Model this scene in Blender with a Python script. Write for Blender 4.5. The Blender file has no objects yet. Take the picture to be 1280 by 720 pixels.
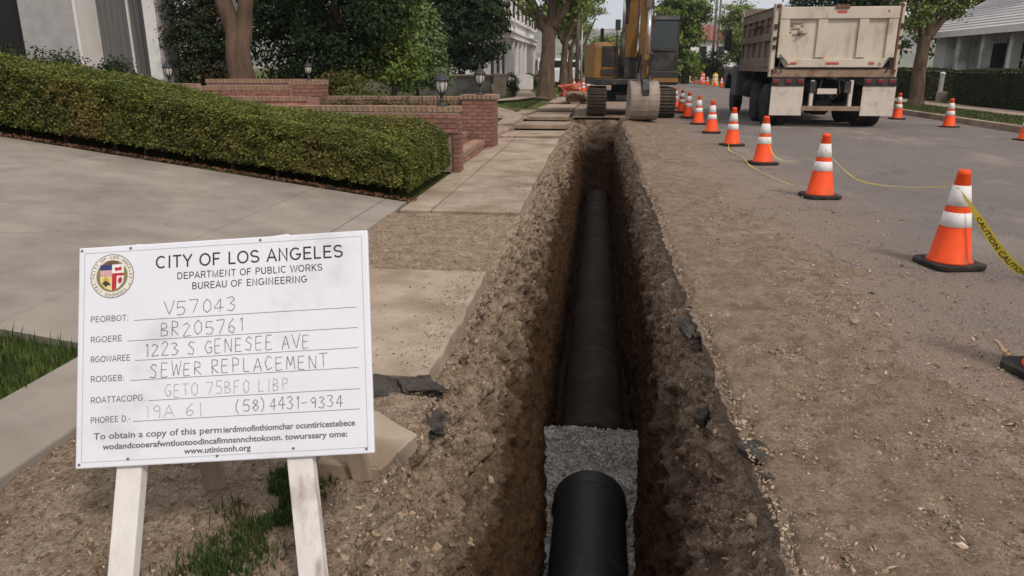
import bpy, math, random
import numpy as np
from mathutils import Vector, Matrix, noise as mnoise

random.seed(7)
RNG = np.random.default_rng(7)
R = math.radians
SC = bpy.context.scene
COL = SC.collection

# ------------------------------------------------------------------ camera, sky, sun, exposure
cd = bpy.data.cameras.new('camera'); cam = bpy.data.objects.new('camera', cd); COL.objects.link(cam)
cd.sensor_width = 36.0; cd.lens = 26.016; cd.clip_start = 0.05; cd.clip_end = 9000
cam.location = (0, 0, 1.45); cam.rotation_euler = (R(90 - 16.671), 0, R(6.499))
SC.camera = cam
SUN_EL, SUN_AZ = 48.0, 138.0          # azimuth clockwise from +Y (where the light comes from)
w = bpy.data.worlds.new('World'); SC.world = w; w.use_nodes = True
nt = w.node_tree; nt.nodes.clear()
o_ = nt.nodes.new('ShaderNodeOutputWorld'); b_ = nt.nodes.new('ShaderNodeBackground')
sk = nt.nodes.new('ShaderNodeTexSky'); sk.sky_type = 'NISHITA'; sk.sun_disc = False
sk.sun_elevation = R(SUN_EL); sk.sun_rotation = R(SUN_AZ); sk.air_density = 1.0; sk.dust_density = 3.0
hs = nt.nodes.new('ShaderNodeHueSaturation'); hs.inputs['Saturation'].default_value = 0.35
nt.links.new(sk.outputs[0], hs.inputs['Color'])
tc = nt.nodes.new('ShaderNodeTexCoord'); mp = nt.nodes.new('ShaderNodeMapping'); mp.inputs['Scale'].default_value = (1.5, 1.5, 5)
nz = nt.nodes.new('ShaderNodeTexNoise'); nz.inputs['Scale'].default_value = 1.6; nz.inputs['Detail'].default_value = 6
nt.links.new(tc.outputs['Generated'], mp.inputs[0]); nt.links.new(mp.outputs[0], nz.inputs['Vector'])
cr = nt.nodes.new('ShaderNodeValToRGB')
cr.color_ramp.elements[0].position = 0.3; cr.color_ramp.elements[0].color = (0.66, 0.68, 0.73, 1)
cr.color_ramp.elements[1].position = 0.7; cr.color_ramp.elements[1].color = (0.86, 0.86, 0.88, 1)
nt.links.new(nz.outputs['Fac'], cr.inputs[0])
sc_ = nt.nodes.new('ShaderNodeVectorMath'); sc_.operation = 'SCALE'; sc_.inputs['Scale'].default_value = 10.6
nt.links.new(cr.outputs[0], sc_.inputs[0])
mx = nt.nodes.new('ShaderNodeMixRGB'); mx.inputs[0].default_value = 0.82
nt.links.new(hs.outputs[0], mx.inputs[1]); nt.links.new(sc_.outputs[0], mx.inputs[2])
nt.links.new(mx.outputs[0], b_.inputs[0]); b_.inputs[1].default_value = 0.07
nt.links.new(b_.outputs[0], o_.inputs[0])
ld = bpy.data.lights.new('sun', 'SUN'); ld.energy = 1.5; ld.angle = R(10); ld.color = (1.0, 0.92, 0.82)
sun = bpy.data.objects.new('sun', ld); COL.objects.link(sun)
sun.rotation_euler = (R(90 - SUN_EL), 0, R(180 - SUN_AZ) )
_d = Vector((math.sin(R(SUN_AZ)) * math.cos(R(SUN_EL)), math.cos(R(SUN_AZ)) * math.cos(R(SUN_EL)), math.sin(R(SUN_EL))))
sun.rotation_euler = _d.to_track_quat('Z', 'Y').to_euler(); sun.location = (0, 0, 30)
SC.view_settings.view_transform = 'Standard'; SC.view_settings.look = 'None'
SC.view_settings.gamma = 1.0; SC.view_settings.exposure = 0.66; SC.view_settings.use_curve_mapping = False
SC.render.engine = 'CYCLES'
SC.cycles.use_denoising = True; SC.cycles.max_bounces = 6; SC.cycles.transparent_max_bounces = 8
SC.cycles.volume_bounces = 0; SC.cycles.volume_max_steps = 64

# ------------------------------------------------------------------ noise
def _h(ix, iy, iz):
    n = (ix.astype(np.int64) * 374761393 + iy.astype(np.int64) * 668265263 + iz.astype(np.int64) * 2147483647 * 3 + 12345) & 0xFFFFFFFF
    n = ((n ^ (n >> 13)) * 1274126177) & 0xFFFFFFFF
    n = ((n ^ (n >> 15)) * 2246822519) & 0xFFFFFFFF
    n ^= n >> 16
    return (n & 0xFFFFFF) / float(0x7FFFFF) - 1.0
def vn(x, y, z=0.0):
    x, y, z = np.broadcast_arrays(np.asarray(x, float), np.asarray(y, float), np.asarray(z, float))
    fx, fy, fz = np.floor(x), np.floor(y), np.floor(z)
    u, v, q = x - fx, y - fy, z - fz
    u = u * u * (3 - 2 * u); v = v * v * (3 - 2 * v); q = q * q * (3 - 2 * q)
    ix, iy, iz = fx.astype(np.int64), fy.astype(np.int64), fz.astype(np.int64)
    r = 0
    for a in (0, 1):
        for b in (0, 1):
            for c in (0, 1):
                r = r + _h(ix + a, iy + b, iz + c) * (u if a else 1 - u) * (v if b else 1 - v) * (q if c else 1 - q)
    return r
def fbm(x, y, z=0.0, o=4, g=0.5):
    r = 0; a = 1.0; s = 1.0
    for k in range(o):
        r = r + a * vn(np.asarray(x) * s + 17.3 * k, np.asarray(y) * s - 9.1 * k, np.asarray(z) * s + 3.7 * k); a *= g; s *= 2.03
    return r
def sst(a, b, x):
    t = np.clip((np.asarray(x, float) - a) / (b - a), 0, 1); return t * t * (3 - 2 * t)

# ------------------------------------------------------------------ materials
def C(r, g, b):
    f = lambda c: (c / 255 / 12.92) if c <= 10 else ((c / 255 + 0.055) / 1.055) ** 2.4
    return (f(r), f(g), f(b), 1)
MATS = {}
def M(name, c1, c2=None, scale=4, rough=0.85, bump=0.0, bscale=40, c3=None, s3=1.2, t3=(0.5, 0.65), metal=0, isl=0.0, trans=0.0, spec=0.3, stretch=None, coord='Object', orand=0.0, det=8, bdist=0.02, crack=0.0, crackc=(0.05, 0.04, 0.035, 1), grit=None):
    """c1/c2 mixed by noise, c3 as larger stains, optional per-leaf (island) variation, bump"""
    if name in MATS: return MATS[name]
    m = bpy.data.materials.new(name); m.use_nodes = True; MATS[name] = m
    t = m.node_tree; N = t.nodes.new; L = t.links.new
    bs = t.nodes['Principled BSDF']; out = t.nodes['Material Output']
    bs.inputs['Roughness'].default_value = rough; bs.inputs['Metallic'].default_value = metal
    bs.inputs['Specular IOR Level'].default_value = spec
    c2 = c2 or tuple(min(1, x * 0.75) for x in c1[:3]) + (1,)
    tcn = N('ShaderNodeTexCoord'); vec = tcn.outputs[coord]
    if stretch:
        mpn = N('ShaderNodeMapping'); mpn.inputs['Scale'].default_value = stretch; L(vec, mpn.inputs[0]); vec = mpn.outputs[0]
    n1 = N('ShaderNodeTexNoise'); n1.inputs['Scale'].default_value = scale; n1.inputs['Detail'].default_value = det; n1.inputs['Roughness'].default_value = 0.65
    L(vec, n1.inputs['Vector'])
    rp = N('ShaderNodeMapRange'); rp.inputs[1].default_value = 0.32; rp.inputs[2].default_value = 0.68; L(n1.outputs['Fac'], rp.inputs[0])
    mixn = N('ShaderNodeMixRGB'); mixn.inputs[1].default_value = c1; mixn.inputs[2].default_value = c2; L(rp.outputs[0], mixn.inputs[0])
    col = mixn.outputs[0]
    if c3:
        n3 = N('ShaderNodeTexNoise'); n3.inputs['Scale'].default_value = s3; n3.inputs['Detail'].default_value = 7; n3.inputs['Roughness'].default_value = 0.6; L(vec, n3.inputs['Vector'])
        r3 = N('ShaderNodeMapRange'); r3.inputs[1].default_value = t3[0]; r3.inputs[2].default_value = t3[1]; L(n3.outputs['Fac'], r3.inputs[0])
        m3 = N('ShaderNodeMixRGB'); m3.inputs[2].default_value = c3; L(col, m3.inputs[1]); L(r3.outputs[0], m3.inputs[0]); col = m3.outputs[0]
    if isl or orand:
        if isl:
            g = N('ShaderNodeNewGeometry'); src = g.outputs['Random Per Island']; amt = isl
        else:
            g = N('ShaderNodeObjectInfo'); src = g.outputs['Random']; amt = orand
        mr = N('ShaderNodeMapRange'); mr.inputs[3].default_value = 1 - amt; mr.inputs[4].default_value = 1 + amt; L(src, mr.inputs[0])
        hsn = N('ShaderNodeHueSaturation'); L(col, hsn.inputs['Color']); L(mr.outputs[0], hsn.inputs['Value'])
        mh = N('ShaderNodeMapRange'); mh.inputs[3].default_value = 0.5 - 0.035 * amt; mh.inputs[4].default_value = 0.5 + 0.05 * amt
        ml = N('ShaderNodeMath'); ml.operation = 'MULTIPLY'; ml.inputs[1].default_value = 7.31; mf = N('ShaderNodeMath'); mf.operation = 'FRACT'
        L(src, ml.inputs[0]); L(ml.outputs[0], mf.inputs[0]); L(mf.outputs[0], mh.inputs[0]); L(mh.outputs[0], hsn.inputs['Hue'])
        col = hsn.outputs[0]
    for gs, gth, gc, gf in (grit or ()):
        ng = N('ShaderNodeTexNoise'); ng.inputs['Scale'].default_value = gs; ng.inputs['Detail'].default_value = 3; ng.inputs['Roughness'].default_value = 0.6; ng.inputs['Distortion'].default_value = 0.4; L(vec, ng.inputs['Vector'])
        rg = N('ShaderNodeMapRange'); rg.inputs[1].default_value = gth; rg.inputs[2].default_value = gth + 0.07; rg.inputs[4].default_value = gf; L(ng.outputs['Fac'], rg.inputs[0])
        mg = N('ShaderNodeMixRGB'); mg.inputs[2].default_value = gc; L(rg.outputs[0], mg.inputs[0]); L(col, mg.inputs[1]); col = mg.outputs[0]
    if crack:
        nd = N('ShaderNodeTexNoise'); nd.inputs['Scale'].default_value = 2.5; nd.inputs['Detail'].default_value = 5; L(vec, nd.inputs['Vector'])
        va = N('ShaderNodeVectorMath'); va.operation = 'MULTIPLY_ADD'; va.inputs[1].default_value = (0.5, 0.5, 0.5); L(nd.outputs['Color'], va.inputs[0]); L(vec, va.inputs[2])
        vo = N('ShaderNodeTexVoronoi'); vo.feature = 'DISTANCE_TO_EDGE'; vo.inputs['Scale'].default_value = crack; L(va.outputs[0], vo.inputs['Vector'])
        rc = N('ShaderNodeMapRange'); rc.inputs[1].default_value = 0.007; rc.inputs[2].default_value = 0.0; rc.inputs[4].default_value = 0.6; L(vo.outputs['Distance'], rc.inputs[0])
        nm = N('ShaderNodeTexNoise'); nm.inputs['Scale'].default_value = 0.7; L(vec, nm.inputs['Vector']); rm = N('ShaderNodeMapRange'); rm.inputs[1].default_value = 0.5; rm.inputs[2].default_value = 0.6; L(nm.outputs['Fac'], rm.inputs[0])
        mm = N('ShaderNodeMath'); mm.operation = 'MULTIPLY'; L(rc.outputs[0], mm.inputs[0]); L(rm.outputs[0], mm.inputs[1])
        mc = N('ShaderNodeMixRGB'); mc.inputs[2].default_value = crackc; L(mm.outputs[0], mc.inputs[0]); L(col, mc.inputs[1]); col = mc.outputs[0]
    L(col, bs.inputs['Base Color'])
    if bump:
        n2 = N('ShaderNodeTexNoise'); n2.inputs['Scale'].default_value = bscale; n2.inputs['Detail'].default_value = 9; n2.inputs['Roughness'].default_value = 0.7; L(vec, n2.inputs['Vector'])
        bp = N('ShaderNodeBump'); bp.inputs['Strength'].default_value = bump; bp.inputs['Distance'].default_value = bdist; L(n2.outputs['Fac'], bp.inputs['Height']); L(bp.outputs[0], bs.inputs['Normal'])
    if trans:
        tr = N('ShaderNodeBsdfTranslucent'); L(col, tr.inputs[0]); ms = N('ShaderNodeMixShader'); ms.inputs[0].default_value = trans
        L(bs.outputs[0], ms.inputs[1]); L(tr.outputs[0], ms.inputs[2]); L(ms.outputs[0], out.inputs[0])
    return m
def glass(name, tint=(0.02, 0.025, 0.03, 1)):
    if name in MATS: return MATS[name]
    m = M(name, tint, tint, rough=0.08, spec=0.6); return m

# ------------------------------------------------------------------ mesh builder
class MB:
    def __init__(s): s.v = []; s.f = []
    def add(s, vs, fs):
        n = len(s.v); s.v += [tuple(p) for p in vs]; s.f += [tuple(i + n for i in f) for f in fs]; return s
    def box(s, c, d, rz=0, rx=0, ry=0, taper=1.0):
        x, y, z = d[0] / 2, d[1] / 2, d[2] / 2
        vs = [(-x, -y, -z), (x, -y, -z), (x, y, -z), (-x, y, -z), (-x * taper, -y * taper, z), (x * taper, -y * taper, z), (x * taper, y * taper, z), (-x * taper, y * taper, z)]
        if rz or rx or ry:
            m = Matrix.Rotation(rz, 3, 'Z') @ Matrix.Rotation(ry, 3, 'Y') @ Matrix.Rotation(rx, 3, 'X'); vs = [tuple(m @ Vector(p)) for p in vs]
        vs = [(p[0] + c[0], p[1] + c[1], p[2] + c[2]) for p in vs]
        return s.add(vs, [(0, 3, 2, 1), (4, 5, 6, 7), (0, 1, 5, 4), (1, 2, 6, 5), (2, 3, 7, 6), (3, 0, 4, 7)])
    def lo(s, a, b):
        return s.box([(a[i] + b[i]) / 2 for i in range(3)], [abs(b[i] - a[i]) for i in range(3)])
    def bar(s, p, q, wd, hd=None, up=(0, 0, 1)):
        p, q = Vector(p), Vector(q); d = (q - p).normalized(); u = Vector(up); r = d.cross(u)
        if r.length < 1e-4: r = d.cross(Vector((0, 1, 0)))
        r.normalize(); u = r.cross(d); hd = hd or wd; r *= wd / 2; u *= hd / 2
        vs = [p - r - u, p + r - u, p + r + u, p - r + u, q - r - u, q + r - u, q + r + u, q - r + u]
        return s.add(vs, [(0, 1, 2, 3), (4, 7, 6, 5), (0, 4, 5, 1), (1, 5, 6, 2), (2, 6, 7, 3), (3, 7, 4, 0)])
    def tube(s, pts, rad, n=8, cap=True):
        pts = [Vector(p) for p in pts]; k = len(pts)
        if not hasattr(rad, '__len__'): rad = [rad] * k
        base = len(s.v); pa = None
        for i, p in enumerate(pts):
            d = (pts[min(i + 1, k - 1)] - pts[max(i - 1, 0)])
            d = d.normalized() if d.length > 1e-9 else Vector((0, 0, 1))
            if pa is None:
                a = d.cross(Vector((0, 1, 0)))
                if a.length < 0.3: a = d.cross(Vector((1, 0, 0)))
            else: a = pa - d * pa.dot(d)
            a.normalize(); pa = a; b = d.cross(a)
            for j in range(n):
                t = 2 * math.pi * j / n; q = p + (a * math.cos(t) + b * math.sin(t)) * rad[i]; s.v.append(tuple(q))
        for i in range(k - 1):
            for j in range(n):
                s.f.append((base + i * n + j, base + i * n + (j + 1) % n, base + (i + 1) * n + (j + 1) % n, base + (i + 1) * n + j))
        if cap:
            s.f.append(tuple(base + j for j in range(n))[::-1]); s.f.append(tuple(base + (k - 1) * n + j for j in range(n)))
        return s
    def lathe(s, prof, c=(0, 0, 0), n=24, axis='Z', cap=True):
        base = len(s.v)
        for r, h in prof:
            for j in range(n):
                t = 2 * math.pi * j / n; a, b = r * math.cos(t), r * math.sin(t)
                p = {'Z': (a, b, h), 'X': (h, a, b), 'Y': (b, h, a)}[axis]
                s.v.append((p[0] + c[0], p[1] + c[1], p[2] + c[2]))
        for i in range(len(prof) - 1):
            for j in range(n):
                s.f.append((base + i * n + j, base + i * n + (j + 1) % n, base + (i + 1) * n + (j + 1) % n, base + (i + 1) * n + j))
        if cap:
            s.f.append(tuple(base + j for j in range(n))[::-1]); s.f.append(tuple(base + (len(prof) - 1) * n + j for j in range(n)))
        return s
    def prism(s, poly, h0, h1, axis='Z'):
        """poly: 2-D outline; extruded along axis from h0 to h1"""
        n = len(poly); base = len(s.v)
        for h in (h0, h1):
            for a, b in poly: s.v.append({'Z': (a, b, h), 'X': (h, a, b), 'Y': (a, h, b)}[axis])
        s.f.append(tuple(range(base, base + n))[::-1]); s.f.append(tuple(range(base + n, base + 2 * n)))
        for j in range(n): s.f.append((base + j, base + (j + 1) % n, base + n + (j + 1) % n, base + n + j))
        return s
    def build(s, name, mat, parent=None, smooth=False, bevel=0, loc=None, fix=True):
        me = bpy.data.meshes.new(name); me.from_pydata(s.v, [], s.f); me.update()
        if fix:
            import bmesh
            bm = bmesh.new(); bm.from_mesh(me); bmesh.ops.recalc_face_normals(bm, faces=bm.faces); bm.to_mesh(me); bm.free()
        return link(name, me, mat, parent, smooth, bevel, loc)
def link(name, me, mat, parent=None, smooth=False, bevel=0, loc=None):
    o = bpy.data.objects.new(name, me); COL.objects.link(o)
    if mat and not me.materials: me.materials.append(mat)
    if parent: o.parent = parent
    if loc is not None: o.location = loc
    if smooth: me.polygons.foreach_set('use_smooth', [True] * len(me.polygons))
    if bevel:
        b = o.modifiers.new('bevel', 'BEVEL'); b.width = bevel; b.segments = 2; b.limit_method = 'ANGLE'; b.angle_limit = R(40)
    return o
def npmesh(name, V, F, mat, parent=None, smooth=True):
    """V (n,3), F (m,k) numpy arrays"""
    me = bpy.data.meshes.new(name); V = np.asarray(V, np.float32); F = np.asarray(F, np.int32); k = F.shape[1]
    me.vertices.add(len(V)); me.vertices.foreach_set('co', V.ravel())
    me.loops.add(F.size); me.loops.foreach_set('vertex_index', F.ravel())
    me.polygons.add(len(F)); me.polygons.foreach_set('loop_start', np.arange(0, F.size, k, dtype=np.int32))
    try: me.polygons.foreach_set('loop_total', np.full(len(F), k, np.int32))
    except Exception: pass
    me.polygons.foreach_set('use_smooth', np.full(len(F), smooth)); me.update(calc_edges=True); me.validate()
    return link(name, me, mat, parent)
def gridfaces(nr, nc):
    i = np.arange(nr - 1)[:, None] * nc + np.arange(nc - 1)[None, :]
    return np.stack([i, i + 1, i + nc + 1, i + nc], -1).reshape(-1, 4)
def tag(o, label=None, cat=None, group=None, kind=None):
    if label: o['label'] = label
    if cat: o['category'] = cat
    if group: o['group'] = group
    if kind: o['kind'] = kind
    return o
def thing(name, label, cat, loc=(0, 0, 0), rz=0, group=None):
    o = bpy.data.objects.new(name, None); COL.objects.link(o); o.location = loc; o.rotation_euler = (0, 0, rz); o.empty_display_size = 0.2
    return tag(o, label, cat, group)
def copy_tree(o, parent=None):
    c = o.copy(); COL.objects.link(c)
    if parent: c.parent = parent
    for ch in [x for x in KIDS.get(o.name, [])]: copy_tree(ch, c)
    return c
KIDS = {}
def index_kids(root):
    KIDS[root.name] = list(root.children)
    for ch in root.children: index_kids(ch)
def struct(o): return tag(o, kind='structure')

# stones: a set of low-poly shapes joined into one scatter mesh
_t = (1 + 5 ** 0.5) / 2
ICO_V = np.array([(-1, _t, 0), (1, _t, 0), (-1, -_t, 0), (1, -_t, 0), (0, -1, _t), (0, 1, _t), (0, -1, -_t), (0, 1, -_t), (_t, 0, -1), (_t, 0, 1), (-_t, 0, -1), (-_t, 0, 1)], float) / 1.9
ICO_F = np.array([(0, 11, 5), (0, 5, 1), (0, 1, 7), (0, 7, 10), (0, 10, 11), (1, 5, 9), (5, 11, 4), (11, 10, 2), (10, 7, 6), (7, 1, 8), (3, 9, 4), (3, 4, 2), (3, 2, 6), (3, 6, 8), (3, 8, 9), (4, 9, 5), (2, 4, 11), (6, 2, 10), (8, 6, 7), (9, 8, 1)])
def rot_rand(n):
    q = RNG.normal(size=(n, 4)); q /= np.linalg.norm(q, axis=1)[:, None]; a, b, c, d = q.T
    return np.stack([np.stack([1 - 2 * (c * c + d * d), 2 * (b * c - a * d), 2 * (b * d + a * c)], -1),
                     np.stack([2 * (b * c + a * d), 1 - 2 * (b * b + d * d), 2 * (c * d - a * b)], -1),
                     np.stack([2 * (b * d - a * c), 2 * (c * d + a * b), 1 - 2 * (b * b + c * c)], -1)], -2)
def scatter_stones(name, P, S, mat, parent=None, flat=(1, 1, 0.6), smooth=False):
    n = len(P); base = ICO_V[None] * (1 + RNG.uniform(-0.35, 0.35, (n, 12, 1))) * (np.array(flat) * RNG.uniform(0.7, 1.3, (n, 3)))[:, None, :]
    V = np.einsum('nij,nkj->nki', rot_rand(n), base) * np.asarray(S)[:, None, None] + np.asarray(P)[:, None, :]
    F = ICO_F[None] + (np.arange(n) * 12)[:, None, None]
    return npmesh(name, V.reshape(-1, 3), F.reshape(-1, 3), mat, parent, smooth)
def leaf_mesh(name, P, Nn, S, mat, parent=None, aspect=0.55, jit=0.8, fold=0.0):
    """rhombic leaves at points P, roughly facing normals Nn, sizes S"""
    n = len(P); P = np.asarray(P, float); Nn = np.asarray(Nn, float) + RNG.normal(size=(n, 3)) * jit
    Nn /= np.linalg.norm(Nn, axis=1)[:, None] + 1e-9
    a = np.cross(Nn, RNG.normal(size=(n, 3))); a /= np.linalg.norm(a, axis=1)[:, None] + 1e-9
    b = np.cross(Nn, a); S = np.asarray(S)[:, None]
    mid = P + Nn * S * 0.12
    V = np.stack([P - a * S, mid * 0.5 + P * 0.5 + b * S * aspect, P + a * S, mid * 0.5 + P * 0.5 - b * S * aspect], 1)
    F = np.arange(n * 4).reshape(n, 4)
    return npmesh(name, V.reshape(-1, 3), F, mat, parent, False)
# ------------------------------------------------------------------ shared materials
m_dirt = M('loose_dirt', C(150, 130, 112), C(108, 90, 74), 7, 0.95, 0.8, 70, c3=C(130, 112, 97), s3=0.9, t3=(0.5, 0.72), spec=0.1, grit=((55, 0.55, C(88, 68, 54), 0.5), (85, 0.59, C(188, 168, 148), 0.5), (26, 0.58, C(100, 78, 60), 0.55), (130, 0.57, C(76, 60, 48), 0.5)))
m_conc = M('sidewalk_concrete', C(172, 154, 137), C(146, 127, 110), 4, 0.9, 0.3, 90, c3=C(120, 99, 80), s3=1.3, t3=(0.46, 0.72), spec=0.2, orand=0.07, crack=0.9)
m_drive = M('driveway_concrete', C(154, 144, 134), C(134, 123, 114), 2.5, 0.9, 0.25, 110, c3=C(110, 98, 88), s3=0.8, t3=(0.47, 0.75), spec=0.2, orand=0.04, crack=0.5)
m_grass = M('grass_blades', C(62, 80, 34), C(46, 60, 26), 3, 0.7, isl=0.35, trans=0.25, spec=0.2)
m_lawn = M('lawn_ground', C(82, 92, 42), C(62, 66, 34), 3, 0.95, 0.5, 60, c3=C(98, 80, 56), s3=0.9, t3=(0.52, 0.68), spec=0.1)
m_stone = M('grey_gravel', C(196, 188, 180), C(150, 143, 136), 9, 0.9, isl=0.3, spec=0.2)
m_clod = M('earth_clods', C(168, 146, 124), C(118, 96, 77), 6, 0.95, 0.3, 60, isl=0.22, spec=0.1)
m_black = M('old_asphalt', C(84, 77, 71), C(52, 47, 44), 14, 0.9, 0.6, 45, spec=0.2)
m_brick = M('red_brick', C(138, 100, 88), C(116, 82, 72), 9, 0.9, 0.3, 60, c3=C(160, 128, 112), s3=3, t3=(0.55, 0.75), orand=0.16, spec=0.15)
m_cap = M('weathered_cap_brick', C(170, 138, 120), C(146, 110, 95), 6, 0.9, 0.3, 60, c3=C(120, 108, 84), s3=3, t3=(0.52, 0.7), orand=0.12, spec=0.15)
m_mortar = M('mortar', C(150, 130, 116), C(124, 106, 94), 12, 0.95, 0.3, 60)
m_tile = M('red_step_paint', C(156, 114, 102), C(136, 96, 86), 6, 0.85, 0.2, 60, c3=C(184, 134, 118), s3=2, t3=(0.5, 0.7))
m_bark = M('tree_bark', C(112, 94, 80), C(72, 58, 48), 6, 0.95, 0.9, 14, stretch=(1, 1, 0.25), spec=0.1, bdist=0.05)
m_white = M('white_house_paint', C(236, 232, 229), C(222, 217, 213), 2, 0.8, 0.1, 30, c3=C(180, 174, 168), s3=0.8)
m_iron = M('black_iron', C(42, 42, 45), C(28, 28, 30), 20, 0.5, spec=0.5)
m_rubber = M('black_rubber', C(44, 41, 39), C(32, 30, 29), 9, 0.85, 0.2, 60, c3=C(84, 74, 66), s3=4, t3=(0.5, 0.8))

# soil of the trench: crumbly pale top soil, browner below, darkened with depth to paint in the trench's shade
def soil_material():
    m = bpy.data.materials.new('trench_soil'); m.use_nodes = True; t = m.node_tree; N = t.nodes.new; L = t.links.new
    bs = t.nodes['Principled BSDF']; bs.inputs['Roughness'].default_value = 0.97; bs.inputs['Specular IOR Level'].default_value = 0.08
    tcn = N('ShaderNodeTexCoord'); sp = N('ShaderNodeSeparateXYZ'); L(tcn.outputs['Object'], sp.inputs[0])
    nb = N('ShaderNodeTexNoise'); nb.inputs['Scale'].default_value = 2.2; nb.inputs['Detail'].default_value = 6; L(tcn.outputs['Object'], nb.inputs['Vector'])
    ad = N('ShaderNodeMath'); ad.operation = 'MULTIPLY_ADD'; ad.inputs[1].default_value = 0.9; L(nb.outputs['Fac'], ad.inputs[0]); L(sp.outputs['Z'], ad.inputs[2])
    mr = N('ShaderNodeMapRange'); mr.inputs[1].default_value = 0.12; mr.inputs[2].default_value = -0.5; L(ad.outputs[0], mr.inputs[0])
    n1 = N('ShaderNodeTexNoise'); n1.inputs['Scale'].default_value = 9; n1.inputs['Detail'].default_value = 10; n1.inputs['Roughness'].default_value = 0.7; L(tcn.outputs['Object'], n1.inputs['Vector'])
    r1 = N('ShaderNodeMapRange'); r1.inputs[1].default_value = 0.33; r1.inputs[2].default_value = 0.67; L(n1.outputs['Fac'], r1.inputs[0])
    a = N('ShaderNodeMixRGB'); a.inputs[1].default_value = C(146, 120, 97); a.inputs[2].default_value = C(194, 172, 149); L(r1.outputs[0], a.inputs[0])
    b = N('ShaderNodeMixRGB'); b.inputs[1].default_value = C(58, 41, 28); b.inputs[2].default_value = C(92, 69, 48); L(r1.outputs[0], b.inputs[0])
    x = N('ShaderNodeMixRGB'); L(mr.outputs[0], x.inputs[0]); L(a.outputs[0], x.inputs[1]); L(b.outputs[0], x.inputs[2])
    n3 = N('ShaderNodeTexVoronoi'); n3.inputs['Scale'].default_value = 26; L(tcn.outputs['Object'], n3.inputs['Vector'])
    r3 = N('ShaderNodeMapRange'); r3.inputs[1].default_value = 0.12; r3.inputs[2].default_value = 0.0; L(n3.outputs['Distance'], r3.inputs[0])
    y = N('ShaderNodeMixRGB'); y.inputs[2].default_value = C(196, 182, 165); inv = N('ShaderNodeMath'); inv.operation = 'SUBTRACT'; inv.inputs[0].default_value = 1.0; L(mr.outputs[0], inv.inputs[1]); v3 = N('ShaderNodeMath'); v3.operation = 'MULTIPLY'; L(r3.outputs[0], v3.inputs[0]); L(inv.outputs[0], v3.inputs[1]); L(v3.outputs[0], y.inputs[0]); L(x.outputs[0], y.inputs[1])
    col = y.outputs[0]
    for gs, gth, gc, gf in ((48, 0.56, C(84, 66, 52), 0.55), (75, 0.57, C(206, 190, 172), 0.6), (24, 0.6, C(100, 80, 62), 0.4), (110, 0.57, C(74, 58, 46), 0.5)):
        ng = N('ShaderNodeTexNoise'); ng.inputs['Scale'].default_value = gs; ng.inputs['Detail'].default_value = 3; ng.inputs['Distortion'].default_value = 0.8
        mpn = N('ShaderNodeMapping'); mpn.inputs['Scale'].default_value = (1, 0.7, 1.0); mpn.inputs['Rotation'].default_value = (R(40), 0, 0); L(tcn.outputs['Object'], mpn.inputs[0]); L(mpn.outputs[0], ng.inputs['Vector'])
        rg = N('ShaderNodeMapRange'); rg.inputs[1].default_value = gth; rg.inputs[2].default_value = gth + 0.07; rg.inputs[4].default_value = gf; L(ng.outputs['Fac'], rg.inputs[0])
        mg = N('ShaderNodeMixRGB'); mg.inputs[2].default_value = gc; L(col, mg.inputs[1]); col = mg.outputs[0]
        v4 = N('ShaderNodeMath'); v4.operation = 'MULTIPLY'; L(rg.outputs[0], v4.inputs[0]); L(inv.outputs[0], v4.inputs[1]); L(v4.outputs[0] if gs == 75 else rg.outputs[0], mg.inputs[0])
    L(col, bs.inputs['Base Color'])
    n2 = N('ShaderNodeTexNoise'); n2.inputs['Scale'].default_value = 38; n2.inputs['Detail'].default_value = 10; n2.inputs['Roughness'].default_value = 0.72; n2.inputs['Distortion'].default_value = 0.6; L(tcn.outputs['Object'], n2.inputs['Vector'])
    bp = N('ShaderNodeBump'); bp.inputs['Strength'].default_value = 1.0; bp.inputs['Distance'].default_value = 0.05; L(n2.outputs['Fac'], bp.inputs['Height']); L(bp.outputs[0], bs.inputs['Normal'])
    return m
m_soil = soil_material()

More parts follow.
